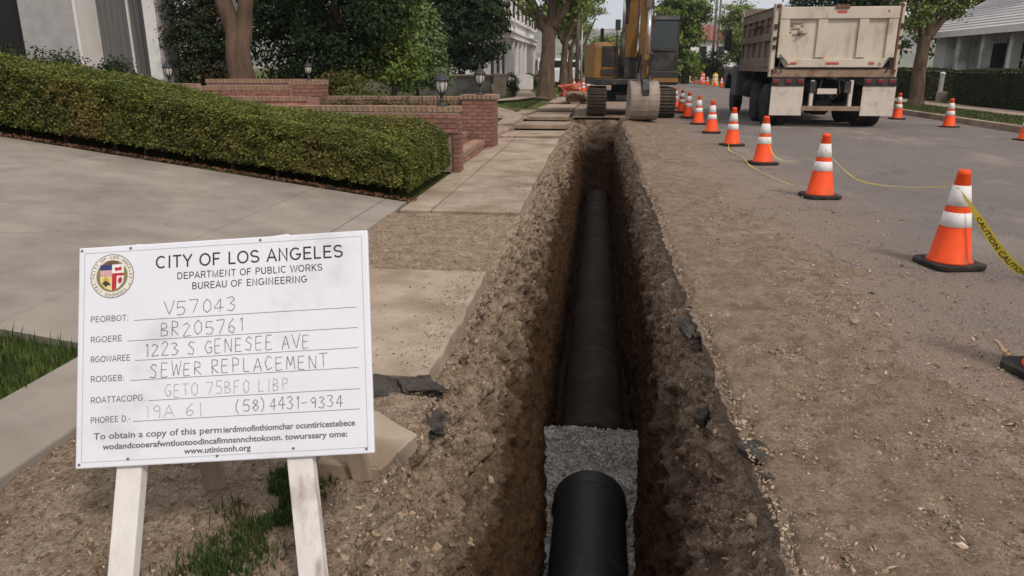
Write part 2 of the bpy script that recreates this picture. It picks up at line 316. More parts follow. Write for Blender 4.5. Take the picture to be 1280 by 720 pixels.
def road_material():
    m = bpy.data.materials.new('road_asphalt'); m.use_nodes = True; t = m.node_tree; N = t.nodes.new; L = t.links.new
    bs = t.nodes['Principled BSDF']; bs.inputs['Roughness'].default_value = 0.9; bs.inputs['Specular IOR Level'].default_value = 0.2
    tcn = N('ShaderNodeTexCoord'); V = tcn.outputs['Object']
    def noise(s, d, r=0.6, st=None):
        n = N('ShaderNodeTexNoise'); n.inputs['Scale'].default_value = s; n.inputs['Detail'].default_value = d; n.inputs['Roughness'].default_value = r
        if st:
            mpn = N('ShaderNodeMapping'); mpn.inputs['Scale'].default_value = st; L(V, mpn.inputs[0]); L(mpn.outputs[0], n.inputs['Vector'])
        else: L(V, n.inputs['Vector'])
        return n.outputs['Fac']
    def rng(v, a, b, lo=0.0, hi=1.0):
        r = N('ShaderNodeMapRange'); r.inputs[1].default_value = a; r.inputs[2].default_value = b; r.inputs[3].default_value = lo; r.inputs[4].default_value = hi; L(v, r.inputs[0]); return r.outputs[0]
    def mix(f, a, b):
        x = N('ShaderNodeMixRGB'); L(f, x.inputs[0])
        for i, c in ((1, a), (2, b)):
            if isinstance(c, tuple): x.inputs[i].default_value = c
            else: L(c, x.inputs[i])
        return x.outputs[0]
    c = mix(rng(noise(120, 4, 0.8), 0.35, 0.65), C(130, 121, 116), C(86, 79, 76))
    c = mix(rng(noise(0.7, 8, 0.65), 0.4, 0.68), c, C(102, 95, 92))
    c = mix(rng(noise(0.55, 8, 0.7, (1, 0.45, 1)), 0.53, 0.72, 0, 0.75), c, C(164, 150, 136))          # tracked dust
    c = mix(rng(noise(0.22, 3, 0.5, (2.2, 0.25, 1)), 0.55, 0.62, 0, 0.45), c, C(88, 81, 77))                # darker patches along the lane
    sp = N('ShaderNodeSeparateXYZ'); L(V, sp.inputs[0])
    ad = N('ShaderNodeMath'); ad.operation = 'MULTIPLY_ADD'; ad.inputs[1].default_value = 3.0; L(noise(1.1, 8, 0.7), ad.inputs[0]); L(sp.outputs['X'], ad.inputs[2])
    c = mix(rng(ad.outputs[0], 4.7, 2.8, 0, 0.8), c, mix(rng(noise(9, 8), 0.3, 0.7), C(150, 122, 100), C(126, 104, 88)))     # spilt earth thinning out from the trench
    nd = N('ShaderNodeTexNoise'); nd.inputs['Scale'].default_value = 1.7; nd.inputs['Detail'].default_value = 6; L(V, nd.inputs['Vector'])
    va = N('ShaderNodeVectorMath'); va.operation = 'MULTIPLY_ADD'; va.inputs[1].default_value = (0.9, 0.9, 0.9); L(nd.outputs['Color'], va.inputs[0]); L(V, va.inputs[2])
    vo = N('ShaderNodeTexVoronoi'); vo.feature = 'DISTANCE_TO_EDGE'; vo.inputs['Scale'].default_value = 0.45; L(va.outputs[0], vo.inputs['Vector'])
    c = mix(rng(vo.outputs['Distance'], 0.008, 0.001, 0, 0.55), c, C(58, 52, 49))
    c = mix(rng(noise(30, 6, 0.75), 0.5, 0.75, 0, 0.5), c, C(150, 136, 122))
    c = mix(rng(noise(70, 3, 0.6), 0.54, 0.6, 0, 0.6), c, C(74, 66, 60))
    c = mix(rng(noise(95, 3, 0.6), 0.58, 0.64, 0, 0.7), c, C(182, 168, 154))
    c = mix(rng(noise(2.3, 6, 0.7), 0.58, 0.7, 0, 0.5), c, C(84, 75, 68))
    L(c, bs.inputs['Base Color'])
    n2 = noise(150, 5, 0.8); bp = N('ShaderNodeBump'); bp.inputs['Strength'].default_value = 0.5; bp.inputs['Distance'].default_value = 0.01; L(n2, bp.inputs['Height']); L(bp.outputs[0], bs.inputs['Normal'])
    return m
m_road = road_material()

# ------------------------------------------------------------------ big ground sheet (with the trench left open) and yard
TY0, TY1 = -3.0, 22.2
g = MB(); zg = -0.3
GX0, GX1, GY0, GY1 = -1650, 1850, -250, 2150
for (x0, x1, y0, y1) in ((GX0, -2.6, GY0, GY1), (1.2, GX1, GY0, GY1), (-2.6, 1.2, GY0, TY0 - 0.6), (-2.6, 1.2, TY1 + 0.6, GY1)):
    g.add([(x0, y0, zg), (x1, y0, zg), (x1, y1, zg), (x0, y1, zg)], [(0, 1, 2, 3)])
struct(g.build('ground', m_lawn, fix=False))

def drv(x): return 0.14 * np.maximum(0, -2.1 - np.asarray(x, float))
def terr(x, y):
    h = np.minimum(drv(x), 1.2 + 0.02 * np.maximum(0, -10 - np.asarray(x)))
    k = 1 - 0.86 * sst(17, 36, y)
    return h * k
xs = np.concatenate([np.linspace(-70, -16, 16), np.linspace(-15.5, -2.05, 70)]); ys = np.concatenate([np.linspace(-30, 0, 8), np.linspace(0.5, 45, 130), np.linspace(48, 400, 14)])
X, Y = np.meshgrid(xs, ys)
Z = terr(X, Y) - 0.045 + 0.018 * fbm(X * 1.4, Y * 1.4, 1, 4) * (Y > 8.2)
Z = np.where((Y > 3.3) & (Y < 8.0), Z - 0.03, Z)
struct(npmesh('front_yard', np.stack([X, Y, Z], -1).reshape(-1, 3), gridfaces(len(ys), len(xs)), m_lawn))

# ------------------------------------------------------------------ trench
rows = [TY0, -2, -1.2, -0.6, 0, 0.4, 0.7, 1.0]
while rows[-1] < TY1: rows.append(rows[-1] + max(0.008, 0.0036 * rows[-1]))
ys = np.array(rows); nR = len(ys)
def lipL(y): return -0.755 + 0.035 * vn(y * 0.7, 3.3) + 0.02 * vn(y * 2.7, 8.1) + 0.012 * vn(y * 9, 1.7) + 0.08 * sst(19, 22, y)
def lipR(y): return 0.60 + 0.02 * vn(y * 0.8, 5.3) + 0.012 * vn(y * 2.4, 2.2) + 0.008 * vn(y * 10, 4.4)
def shoulder(y):
    d = 1 - sst(3.05, 3.2, y) + sst(5.2, 5.3, y) * (1 - sst(7.4, 7.5, y)); return -0.075 * (1 - d) - 0.012 - 0.08 * (1 - sst(1.5, 2.25, y))
FLOOR = -2.32
segs = []
uL = np.linspace(0, 1, 46)          # left shoulder
uW = np.linspace(0, 1, 181)[1:]     # wall
uF = np.linspace(0, 1, 26)[1:]
uR = np.linspace(0, 1, 6)[1:]
PX, PZ, DN = [], [], []             # x, z and displacement direction weight per column
lL, lR, sh = lipL(ys), lipR(ys), shoulder(ys)
botL = -0.17 - 0.19 * sst(4.4, 6.4, ys) + 0.02 * vn(ys * 0.7, 9.0); botR = 0.275 + 0.175 * sst(4.4, 6.4, ys) + 0.02 * vn(ys * 0.7, 19.0)
for u in uL:
    PX.append(-2.3 + (lL + 2.3) * (1 - (1 - u) ** 1.6)); PZ.append(sh + 0 * ys); DN.append((0, 1))
prof = lambda d: np.interp(d, [0, 0.08, 0.2, 0.32, 0.5, 1.0], [0, 0.10, 0.25, 0.42, 0.66, 1.0])
for u in uW:
    z = sh + (FLOOR - sh) * (u ** 1.12); x = lL + (botL - lL) * prof(u ** 1.12); PX.append(x); PZ.append(z); DN.append((1, 0.25))
for u in uF: PX.append(botL + (botR - botL) * u); PZ.append(FLOOR + 0 * ys); DN.append((0, 1))
for u in uW[::-1]:
    u2 = 1 - (u - uW[0]) / (1 - uW[0]); u2 = u
    zr = -0.10; x = lR + (botR - lR) * prof(u2 ** 1.12); z = zr + (FLOOR - zr) * (u2 ** 1.12) + 0 * ys; PX.append(x); PZ.append(z); DN.append((-1, 0.25))
for u in uR: PX.append(lR + 0.5 * u); PZ.append(-0.10 - 0.05 * u + 0 * ys); DN.append((0, 0.2))
PX = np.array(PX).T; PZ = np.array(PZ).T; DX = np.array([d[0] for d in DN])[None]; DZ = np.array([d[1] for d in DN])[None]
YY = ys[:, None] + 0 * PX
flake = 0.022 * (1 - 2 * np.abs(vn(YY * 16 + PZ * 9, PZ * 7 - YY * 3, 2.2))) + 0.012 * (1 - 2 * np.abs(vn(YY * 34 + PZ * 22, PZ * 15 - YY * 6, 6.2)))
big = 0.05 * fbm(PX * 1.2, YY * 1.5, PZ * 1.5, 2)
mid = 0.045 * fbm(PX * 5 + 3, YY * 5, PZ * 5, 3)
ridge = 0.05 * (1 - np.abs(fbm(PX * 6, YY * 6 + PZ * 2.5, PZ * 7 - YY * 1.5, 4)) * 1.6)
fine = 0.018 * fbm(PX * 24, YY * 24, PZ * 24, 3)
cl = vn(YY * 11, PZ * 11, PX * 11); clod = 0.03 * np.clip(cl - 0.25, 0, 1) * 2
deep = sst(0.0, -0.35, PZ) * 0.35 + 0.65
dsp = (big + mid * 0.7 + ridge - 0.045 + fine + clod + flake) * deep * (1 - 0.5 * sst(-0.7, -1.3, PZ))
flat = (0.012 * fbm(PX * 4, YY * 4, 0.3, 4) + 0.012 * fbm(PX * 15, YY * 15, 0.7, 3) + 0.016 * np.clip(vn(PX * 17, YY * 13, 5.5) - 0.3, 0, 1))
near_wall = np.abs(DX)
VX = PX + DX * dsp
VZ = PZ + near_wall * DZ * dsp * 0.7 + (1 - near_wall) * DZ * flat
endt = sst(TY1 - 0.5, TY1, YY); VZ = VZ * (1 - endt * near_wall * 0) 
V = np.stack([VX, YY + near_wall * 0.02 * fbm(PX * 9, YY * 9, PZ * 9, 2), VZ], -1)
nC = PX.shape[1]
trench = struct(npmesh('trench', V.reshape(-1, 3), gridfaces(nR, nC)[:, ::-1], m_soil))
# end wall of the trench
xe = np.linspace(-0.78, 0.72, 70); ze = np.linspace(0, 1, 90)
X, U = np.meshgrid(xe, ze); Zz = -0.03 + (FLOOR - 0.1) * U
Ye = TY1 - 0.12 - 0.9 * U ** 2 * 0.6 + 0.10 * fbm(X * 2.4, Zz * 2.4, 4.4, 4) - 0.03 * (1 - np.abs(fbm(X * 7, Zz * 7, 1.1, 3)))
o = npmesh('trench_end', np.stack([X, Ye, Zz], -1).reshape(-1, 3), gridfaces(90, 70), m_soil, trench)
Zb = -0.03 + (FLOOR - 0.1) * U
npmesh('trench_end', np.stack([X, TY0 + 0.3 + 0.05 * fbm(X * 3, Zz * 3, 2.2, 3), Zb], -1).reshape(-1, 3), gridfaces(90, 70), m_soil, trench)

# ------------------------------------------------------------------ road with broken edge, spilt dirt on it
ye = np.concatenate([np.array([-8, -4, -2, -1, 0, 0.5]), np.arange(0.8, 8, 0.035), np.arange(8, 22.4, 0.09)])
def edgeR(y): return lipR(y) + 0.01 + 0.014 * vn(y * 14, 31.0) + 0.012 * vn(y * 31, 11.0) + 0.04 * np.clip(vn(y * 3.1, 33.0) - 0.3, 0, 1)
e = edgeR(ye); cols = [e + 0.012, e, e + 0.05, e + 0.15, 0.95 + 0 * e, 1.3 + 0 * e, 2 + 0 * e, 3 + 0 * e, 4.5 + 0 * e, 6.5 + 0 * e, 8.5 + 0 * e, 9.76 + 0 * e]
zc = [-0.095] + [0.0] * 11
X = np.array(cols).T; Z = np.zeros_like(X); Z[:, 0] = -0.095
Z[:, 1] += -0.008 - 0.02 * np.clip(vn(ye * 5, 77.0), 0, 1)
Z[:, 9:] += np.array([-0.01, -0.02, -0.035])[None]
V = np.stack([X, ye[:, None] + 0 * X, Z], -1)
road = struct(npmesh('road', V.reshape(-1, 3), gridfaces(len(ye), 12), m_road, smooth=False))
b = MB(); b.add([(-0.75, 22.31, -0.006), (9.76, 22.31, -0.036), (9.76, 500, -0.036), (-0.75, 500, -0.006)], [(0, 1, 2, 3)])
b.build('road_stretch', m_road, road, fix=False)

xs = np.concatenate([np.linspace(0, 1, 120)]); yr = [0.7]
while yr[-1] < 27: yr.append(yr[-1] + max(0.011, 0.0045 * yr[-1]))
yr = np.array(yr); U, Y = np.meshgrid(xs, yr)
x0 = np.where(Y < 22.3, edgeR(np.minimum(Y, 22.3)) + 0.015, -0.7 + 0 * Y); X = x0 + U ** 1.25 * (3.3 - x0)
thick = 0.03 - 0.034 * sst(0.7, 2.4, X + 0.55 * fbm(X * 0.9, Y * 0.55, 2.0, 4)) - 0.012 * sst(1.9, 3.2, X)
thick = thick + 0.035 * sst(6.5, 9, Y) * (1 - sst(0.9, 1.7, X)) * np.clip(fbm(X * 2.2, Y * 1.6, 8.8, 3) + 0.25, 0, 1.2)
n4 = fbm(X * 5, Y * 4, 0.2, 4); n16 = fbm(X * 21, Y * 15, 0.9, 3); lum = np.clip(vn(X * 26, Y * 19, 7.1) - 0.35, 0, 1)
h = thick * (1 + 0.35 * n4) + 0.009 * n16 * sst(-0.012, 0.02, thick) + 0.02 * lum * sst(-0.004, 0.02, thick) + 0.012 * np.clip(vn(X * 46, Y * 30, 3.3) - 0.2, 0, 1) * sst(-0.006, 0.015, thick) - 0.013 + 0.006 * n4
h = np.where(U > 0.985, -0.05, h); h -= 0.03 * (1 - sst(0, 0.05, X - x0))
h *= 1.0
o = npmesh('spilt_dirt', np.stack([X, Y, h + 0.004], -1).reshape(-1, 3), gridfaces(len(yr), len(xs)), m_dirt)
tag(o, 'brown loose dirt spilt along the road side of the trench', 'dirt', kind='stuff')

# clods and pebbles lying about
def on_right(n, ymin, ymax, xmax):
    y = ymin * (ymax / ymin) ** RNG.random(n); x = 0.62 + (xmax - 0.62) * RNG.random(n) ** 1.7; return x, y
x, y = on_right(3500, 1.2, 20, 2.5); s = RNG.gamma(1.5, 0.0022, len(x)) + 0.002
tag(scatter_stones('dirt_clods', np.stack([x, y, 0.012 + 0 * x], -1), s, m_clod), 'small earth clods and pebbles strewn over the dirt beside the trench', 'pebbles', kind='stuff')
n = 5200; y = 1.2 * (9.0 / 1.2) ** RNG.random(n); u = RNG.random(n) ** 1.3
side = RNG.random(n) < 0.5
li = np.clip(np.searchsorted(ys, y), 0, nR - 1); ci = np.where(side, 46 + (u * 130).astype(int), 46 + 180 + 25 + 179 - (u * 130).astype(int))
P = np.stack([VX[li, ci], YY[li, ci], VZ[li, ci]], -1); s = RNG.gamma(1.3, 0.0045, n) + 0.003; q_ = P[:, 2] > -0.6 - 0.3 * RNG.random(n); P = P[q_]; s = s[q_]
tag(scatter_stones('bank_clods', P, s, m_clod, None, (1, 1, 0.7)), 'crumbly clods and stones sticking out of the trench banks', 'clods', kind='stuff')
n = 900; x = -2.2 + 1.45 * RNG.random(n); y = np.where(RNG.random(n) < 0.6, 1.3 + 1.85 * RNG.random(n), 5.25 + 2.2 * RNG.random(n)); s = RNG.gamma(1.3, 0.0028, n) + 0.002
tag(scatter_stones('soil_crumbs', np.stack([x, y, -0.006 - 0.08 * (1 - sst(1.5, 2.25, y))], -1), s, m_clod), 'earth crumbs on the bare soil between sign and trench', 'crumbs', kind='stuff')

OCT_V = np.array([(1, 0, 0), (-1, 0, 0), (0, 1, 0), (0, -1, 0), (0, 0, 1), (0, 0, -1)], float); OCT_F = np.array([(0, 2, 4), (2, 1, 4), (1, 3, 4), (3, 0, 4), (2, 0, 5), (1, 2, 5), (3, 1, 5), (0, 3, 5)])
def grit(name, label, P, S, mat):
    n = len(P); b_ = OCT_V[None] * (np.array([1, 0.6, 0.35]) * RNG.uniform(0.5, 1.5, (n, 3)))[:, None, :]
    V_ = np.einsum('nij,nkj->nki', rot_rand(n), b_) * S[:, None, None] + P[:, None, :]; F_ = OCT_F[None] + (np.arange(n) * 6)[:, None, None]
    return tag(npmesh(name, V_.reshape(-1, 3), F_.reshape(-1, 3), mat, None, False), label, 'grit', kind='stuff')
m_grit = M('earth_grit', C(184, 165, 146), C(112, 92, 76), 30, 0.95, isl=0.5, spec=0.1)
n = 15000; y = 1.25 * (9.0 / 1.25) ** RNG.random(n); x = 0.62 + 2.5 * RNG.random(n) ** 1.5; k = RNG.random(n) < np.clip(1.15 - (x - 0.6) / 2.4 + 0.4 * vn(x * 2, y * 2, 1.0), 0.05, 1); x, y = x[k], y[k]
grit('road_grit', 'fine earth grit and flakes over the dirty side of the road', np.stack([x, y, 0.006 + 0.012 * RNG.random(len(x))], -1), RNG.gamma(2, 0.0022, len(x)) + 0.0025, m_grit)
n = 22000; y = 1.2 * (9.0 / 1.2) ** RNG.random(n); u = RNG.random(n) ** 1.2; side = RNG.random(n) < 0.55
li = np.clip(np.searchsorted(ys, y), 0, nR - 1); ci = np.where(side, 40 + (u * 125).astype(int), 46 + 180 + 25 + 179 - (u * 125).astype(int))
P = np.stack([VX[li, ci], YY[li, ci], VZ[li, ci]], -1) + RNG.normal(size=(n, 3)) * 0.006
P = P[P[:, 2] > -0.3 - 0.25 * RNG.random(n)]; n = len(P)
grit('bank_flakes', 'flaky broken earth covering the trench banks', P, RNG.gamma(2, 0.0022, n) + 0.0025, m_grit)
n = 6000; x = -2.2 + 1.45 * RNG.random(n); y = np.where(RNG.random(n) < 0.65, 1.3 + 1.85 * RNG.random(n), 5.25 + 2.2 * RNG.random(n))
grit('soil_grit', 'fine grit on the bare soil left of the trench', np.stack([x, y, -0.01 - 0.08 * (1 - sst(1.5, 2.25, y)) + 0.006 * RNG.random(n)], -1), RNG.gamma(2, 0.0013, n) + 0.0015, m_grit)
n = 1500; x = -2.0 + 1.2 * RNG.random(n); y = np.where(RNG.random(n) < 0.5, 3.3 + 1.9 * RNG.random(n), 7.6 + 4 * RNG.random(n)); x = np.where(RNG.random(n) < 0.7, -0.8 - np.abs(RNG.normal(size=n)) * 0.12, x)
grit('slab_crumbs', 'earth crumbs spilt on the sidewalk slabs near the trench', np.stack([x, y, 0.004 + 0 * x], -1), RNG.gamma(2, 0.002, n) + 0.002, m_grit)

# ------------------------------------------------------------------ pipes and gravel bed
m_pipe = M('black_pipe', C(42, 40, 40), C(34, 32, 32), 3, 0.55, 0.12, 160, c3=C(70, 62, 56), s3=5, t3=(0.55, 0.8), spec=0.4)
m_clay = M('brown_pipe', C(62, 48, 40), C(44, 34, 29), 4, 0.75, 0.15, 80, c3=C(78, 64, 54), s3=3, t3=(0.5, 0.75), spec=0.4)
t = thing('sewer_pipe', 'smooth black sewer pipe lying half sunk in grey gravel', 'pipe', (0.03, 0, -1.83))
MB().lathe([(0.262, -2.4), (0.27, -2.4), (0.27, 4.93), (0.285, 4.95), (0.285, 5.12), (0.278, 5.13), (0.25, 5.13), (0.25, 4.7), (0.25, -2.4)], n=64, axis='Y', cap=False).build('barrel', m_pipe, t, smooth=True)
MB().lathe([(0.286, 4.952), (0.2895, 4.955), (0.2895, 4.985), (0.286, 4.99)], n=64, axis='Y', cap=False).build('collar', m_pipe, t, smooth=True)
t = thing('old_pipe', 'wide dusty brown pipe filling the bottom of the far trench', 'pipe', (0.04, 0, -2.2))
for k in range(7):
    y0 = 6.6 + k * 2.05; MB().lathe([(0.30, y0), (0.325, y0 + 0.012), (0.325, y0 + 1.93), (0.333, y0 + 1.94), (0.333, y0 + 2.035), (0.30, y0 + 2.045)], n=48, axis='Y').build('pipe_length', m_clay, t, smooth=True)
xs = np.linspace(-0.62, 0.66, 60); yg = np.linspace(-2.4, 6.62, 300); X, Y = np.meshgrid(xs, yg)
Z = -1.875 + 0.02 * fbm(X * 6, Y * 6, 0, 3) - 0.45 * sst(6.42, 6.62, Y + 0.05 * vn(X * 9, 0.0)); Zg = Z
tag(npmesh('gravel_bed', np.stack([X, Y, Z], -1).reshape(-1, 3), gridfaces(300, 60), m_stone), 'grey crushed gravel bedding around the black pipe', 'gravel', kind='stuff')
n = 15000; x = -0.55 + 1.15 * RNG.random(n); y = 3.6 + 3.0 * RNG.random(n); z = -1.868 + 0.008 * RNG.normal(size=n) - 0.45 * sst(6.42, 6.62, y)
k = ~((np.abs(x - 0.03) < 0.26) & (y < 5.1))
tag(scatter_stones('gravel_stones', np.stack([x, y, z], -1)[k], (RNG.gamma(4, 0.0019, n) + 0.003)[k], m_stone), 'loose crushed stones on top of the gravel bed in the trench', 'gravel', kind='stuff')

# ------------------------------------------------------------------ slabs
def slab_mesh(outline, zt, thick=0.1, jag=0.0, seed=0):
    """outline: list of (x,y,jagged?) anticlockwise; zt(x,y) top height"""
    pts = []
    for i, (x, y, jg) in enumerate(outline):
        x2, y2, _ = outline[(i + 1) % len(outline)]; n = max(2, int(math.hypot(x2 - x, y2 - y) / 0.06)) if jg else 1
        for k in range(n):
            f = k / n; px, py = x + (x2 - x) * f, y + (y2 - y) * f
            if jg and 0 < k < n:
                nx, ny = (y2 - y), -(x2 - x); l = math.hypot(nx, ny); d = jag * (mnoise.noise((px * 4, py * 4, seed)) + 0.6 * mnoise.noise((px * 13, py * 13, seed + 5)))
                px += nx / l * d; py += ny / l * d
            pts.append((px, py))
    n = len(pts); cx = sum(p[0] for p in pts) / n; cy = sum(p[1] for p in pts) / n
    vs = []
    for f, dz in ((0.0, 0), ):
        pass
    ins = 0.012
    top = []
    for px, py in pts:
        l = math.hypot(cx - px, cy - py); qx, qy = px + (cx - px) / l * ins, py + (cy - py) / l * ins; top.append((qx, qy, zt(qx, qy)))
    rim = [(px, py, zt(px, py) - 0.008 - 0.006 * abs(mnoise.noise((px * 20, py * 20, 2)))) for px, py in pts]
    low = [(px + (cx - px) * 0.01, py + (cy - py) * 0.01, zt(px, py) - thick) for px, py in pts]
    b = MB(); b.add(top + rim + low, [tuple(range(n))] + [(i, n + i, n + (i + 1) % n, (i + 1) % n) for i in range(n)] + [(n + i, 2 * n + i, 2 * n + (i + 1) % n, n + (i + 1) % n) for i in range(n)])
    return b
base = MB()
for (y0, y1) in ((3.3, 5.15), (7.6, 22.0)): base.add([(-2.08, y0, -0.108), (-0.98, y0, -0.108), (-0.98, y1, -0.108), (-2.08, y1, -0.108)], [(0, 1, 2, 3)])
base.add([(-2.3, 22.2, -0.05), (-0.75, 22.2, -0.05), (-0.75, 120, -0.05), (-2.3, 120, -0.05)], [(0, 1, 2, 3)])
sw = struct(base.build('sidewalk', m_dirt, fix=False))
J = 0.007
slabs = [(3.28, 5.22, 0, 0, 0), (7.55, 10.25, 0, 0, 0), (10.25, 12.85, 0.0, 0, 0), (12.85, 15.6, 0.0, 0.02, 0), (15.6, 18.4, 0.07, -0.05, 0), (18.4, 21.3, 0.09, -0.03, 1), (21.3, 25.6, 0.1, -0.02, 1), (25.6, 31, 0.1, -0.02, 1), (31, 38, 0.05, 0, 1)]
for i, (y0, y1, zf, zb, far) in enumerate(slabs):
    zt = lambda x, y, y0=y0, y1=y1, zf=zf, zb=zb: zf + (zb - zf) * (y - y0) / (y1 - y0)
    xr = (lambda y: float(lipL(np.array(y))) - 0.03) if y1 < 22 else (lambda y: -0.85)
    parts = [(-1.72, None), (-2.06, -1.72)] if 7 < y0 < 16 else [(-2.06, None)]
    for xa, xb in parts:
        ra, rb = (xr(y0 + 0.05), xr(y1 - 0.05)) if xb is None else (xb - J, xb - J); mid_y = (y0 + y1) / 2; jg = xb is None
        out = [(xa + J, y0 + J, i == 1 and jg), (ra, y0 + J, jg)] + ([(xr(mid_y), mid_y, True)] if jg else []) + [(rb, y1 - J, False), (xa + J, y1 - J, False)]
        slab_mesh(out, zt, 0.1, 0.016, i).build('slab', m_conc, sw)
# pieces of the broken walk edge along the verge
for i, (y0, y1, x0, w_) in enumerate(((14.3, 16.2, -2.42, 0.36), (16.4, 18.2, -2.45, 0.4), (18.6, 20.9, -2.5, 0.42), (23.0, 25.5, -2.5, 0.4))):
    slab_mesh([(x0, y0, True), (x0 + w_, y0, True), (x0 + w_ + 0.02, y1, True), (x0 - 0.05, y1, True)], lambda x, y: 0.1 + 0.02 * (y - y0) * (-1) ** i, 0.16, 0.03, 40 + i).build('edge_stone', m_conc, sw)
# driveway
xl = [-2.085, -2.33, -3.13, -5.6, -8.4, -11.5]; yl = [3.32, 4.72, 8.0]
X = np.array([-2.08, -12]); bsheet = MB().add([(-2.09, 3.34, -0.05), (-12, 3.34, drv(-12) - 0.05), (-12, 7.98, drv(-12) - 0.05), (-2.09, 7.98, -0.05)], [(0, 3, 2, 1)])
dw = struct(bsheet.build('driveway', m_dirt, fix=False))
for i in range(len(xl) - 1):
    yy = [3.32, 8.0] if i < 2 else yl
    for j in range(len(yy) - 1):
        slab_mesh([(xl[i + 1] + J, yy[j] + J, False), (xl[i] - J, yy[j] + J, False), (xl[i] - J, yy[j + 1] - J, False), (xl[i + 1] + J, yy[j + 1] - J, False)], lambda x, y: float(drv(x)) + 0.004, 0.09).build('slab', m_drive, dw)
# concrete strip beside the lawn, bottom left
strip = thing('concrete_strip', 'worn concrete strip between the left lawn and the bare soil', 'path', (-2.33, 0, 0))
for y0, y1 in ((-1.2, 1.0), (1.02, 3.25)):
    slab_mesh([(-0.24, y0, False), (0.22, y0, False), (0.22, y1, True), (-0.24, y1, False)], lambda x, y: 0.035 - 0.06 * x, 0.16, 0.012, 60).build('slab', m_drive, strip)

# rubble by the trench: tilted slab fragment, black asphalt chunks
def chunk(name, label, cat, loc, size, seed, mat, rot=(0, 0, 0), sub=3, amp=0.28, kind=None):
    import bmesh
    bm = bmesh.new(); bmesh.ops.create_cube(bm, size=1.0); bmesh.ops.subdivide_edges(bm, edges=bm.edges[:], cuts=8, use_grid_fill=True)
    for v in bm.verts:
        p = v.co.copy(); d = Vector((mnoise.noise(p * 2.2 + Vector((seed, 0, 0))), mnoise.noise(p * 2.2 + Vector((0, seed, 5))), mnoise.noise(p * 2.2 + Vector((9, 0, seed)))))
        e_ = Vector((mnoise.noise(p * 7 + Vector((seed, 3, 0))), mnoise.noise(p * 7 + Vector((1, seed, 5))), mnoise.noise(p * 7 + Vector((9, 2, seed)))))
        v.co = Vector(((p.x + d.x * amp + e_.x * amp * 0.35) * size[0], (p.y + d.y * amp + e_.y * amp * 0.35) * size[1], (p.z + d.z * amp * 0.8 + e_.z * amp * 0.3) * size[2]))
    me = bpy.data.meshes.new(name); bm.to_mesh(me); bm.free()
    o = link(name, me, mat); o.location = loc; o.rotation_euler = rot; tag(o, label, cat, kind=kind); return o
b = slab_mesh([(-0.19, -0.24, True), (0.04, -0.25, True), (0.15, 0.08, True), (-0.04, 0.27, True), (-0.2, 0.25, True)], lambda x, y: 0.0, 0.085, 0.012, 71)
o = b.build('concrete_fragment', m_conc); o.location = (-0.83, 2.58, 0.03); o.rotation_euler = (R(-3), R(7), R(8)); tag(o, 'tilted pale slab of broken concrete at the trench lip beside the sign', 'rubble')
chunk('asphalt_chunk', 'large black asphalt lump jammed under the sidewalk slab corner', 'rubble', (-0.93, 3.13, -0.045), (0.24, 0.17, 0.09), 3.1, m_black, (0.1, 0.15, 0.3))
chunk('asphalt_chunk', 'black asphalt lump lower on the left bank below the slab corner', 'rubble', (-0.79, 2.98, -0.075), (0.24, 0.1, 0.08), 7.7, m_black, (0.2, 0.25, -0.2))
chunk('asphalt_chunk', 'thin black asphalt flake on the left trench lip beside the slab corner', 'rubble', (-0.8, 3.17, -0.02), (0.16, 0.14, 0.06), 1.7, m_black, (0, 0.1, 0.6))
chunk('asphalt_chunk', 'torn black asphalt lump hanging in the right bank', 'rubble', (0.6, 4.25, -0.07), (0.1, 0.34, 0.08), 5.2, m_black, (0, -0.3, 0.1))
chunk('asphalt_chunk', 'small black lump standing for a dark hole deeper in the right bank', 'rubble', (0.56, 3.38, -0.2), (0.07, 0.09, 0.07), 9.4, m_black, (0, -0.3, 0.1))  # black lump added for the darkness of a hole in the bank
chunk('asphalt_chunk', 'broken dark asphalt crust at the right trench edge with a wide crack', 'rubble', (0.67, 2.68, -0.004), (0.1, 0.16, 0.035), 4.1, m_black, (0.05, 0.06, 0.5))
chunk('asphalt_chunk', 'narrow dark asphalt sliver along the crack at the right trench edge', 'rubble', (0.72, 2.46, 0.0), (0.17, 0.03, 0.03), 2.9, m_black, (0.0, 0.05, -0.45))

# ------------------------------------------------------------------ right side: kerb, verge, walk
kb = struct(MB().lo((9.78, -8, -0.2), (9.92, 120, 0.05)).build('kerb', m_conc))
for k in range(26):
    y0 = 8 + k * 3.0; MB().lo((9.76, y0 + 0.006, -0.1), (9.94, y0 + 2.994, 0.115)).build('kerb_stone', m_conc, kb, bevel=0.02)
xs = np.linspace(9.935, 11.85, 12); ys2 = np.concatenate([np.linspace(-8, 10, 6), np.linspace(11, 60, 90), np.linspace(65, 200, 10)]); X, Y = np.meshgrid(xs, ys2)
Z = 0.10 + 0.015 * fbm(X * 1.5, Y * 1.5, 2, 3)
struct(npmesh('verge', np.stack([X, Y, Z], -1).reshape(-1, 3), gridfaces(len(ys2), 12), m_lawn))
rw = struct(MB().add([(11.86, -8, 0.06), (13.05, -8, 0.06), (13.05, 120, 0.06), (11.86, 120, 0.06)], [(0, 1, 2, 3)]).build('far_sidewalk', m_dirt, fix=False))
for k in range(22):
    y0 = 14 + 1.6 * k; MB().lo((11.88, y0 + 0.008, 0.03), (13.03, y0 + 1.592, 0.12 + 0.01 * random.random())).build('slab', m_conc, rw, bevel=0.01)
struct(MB().add([(13.04, -8, 0.09), (90, -8, 0.5), (90, 300, 0.5), (13.04, 300, 0.09)], [(0, 1, 2, 3)]).build('far_yard', m_lawn, fix=False))

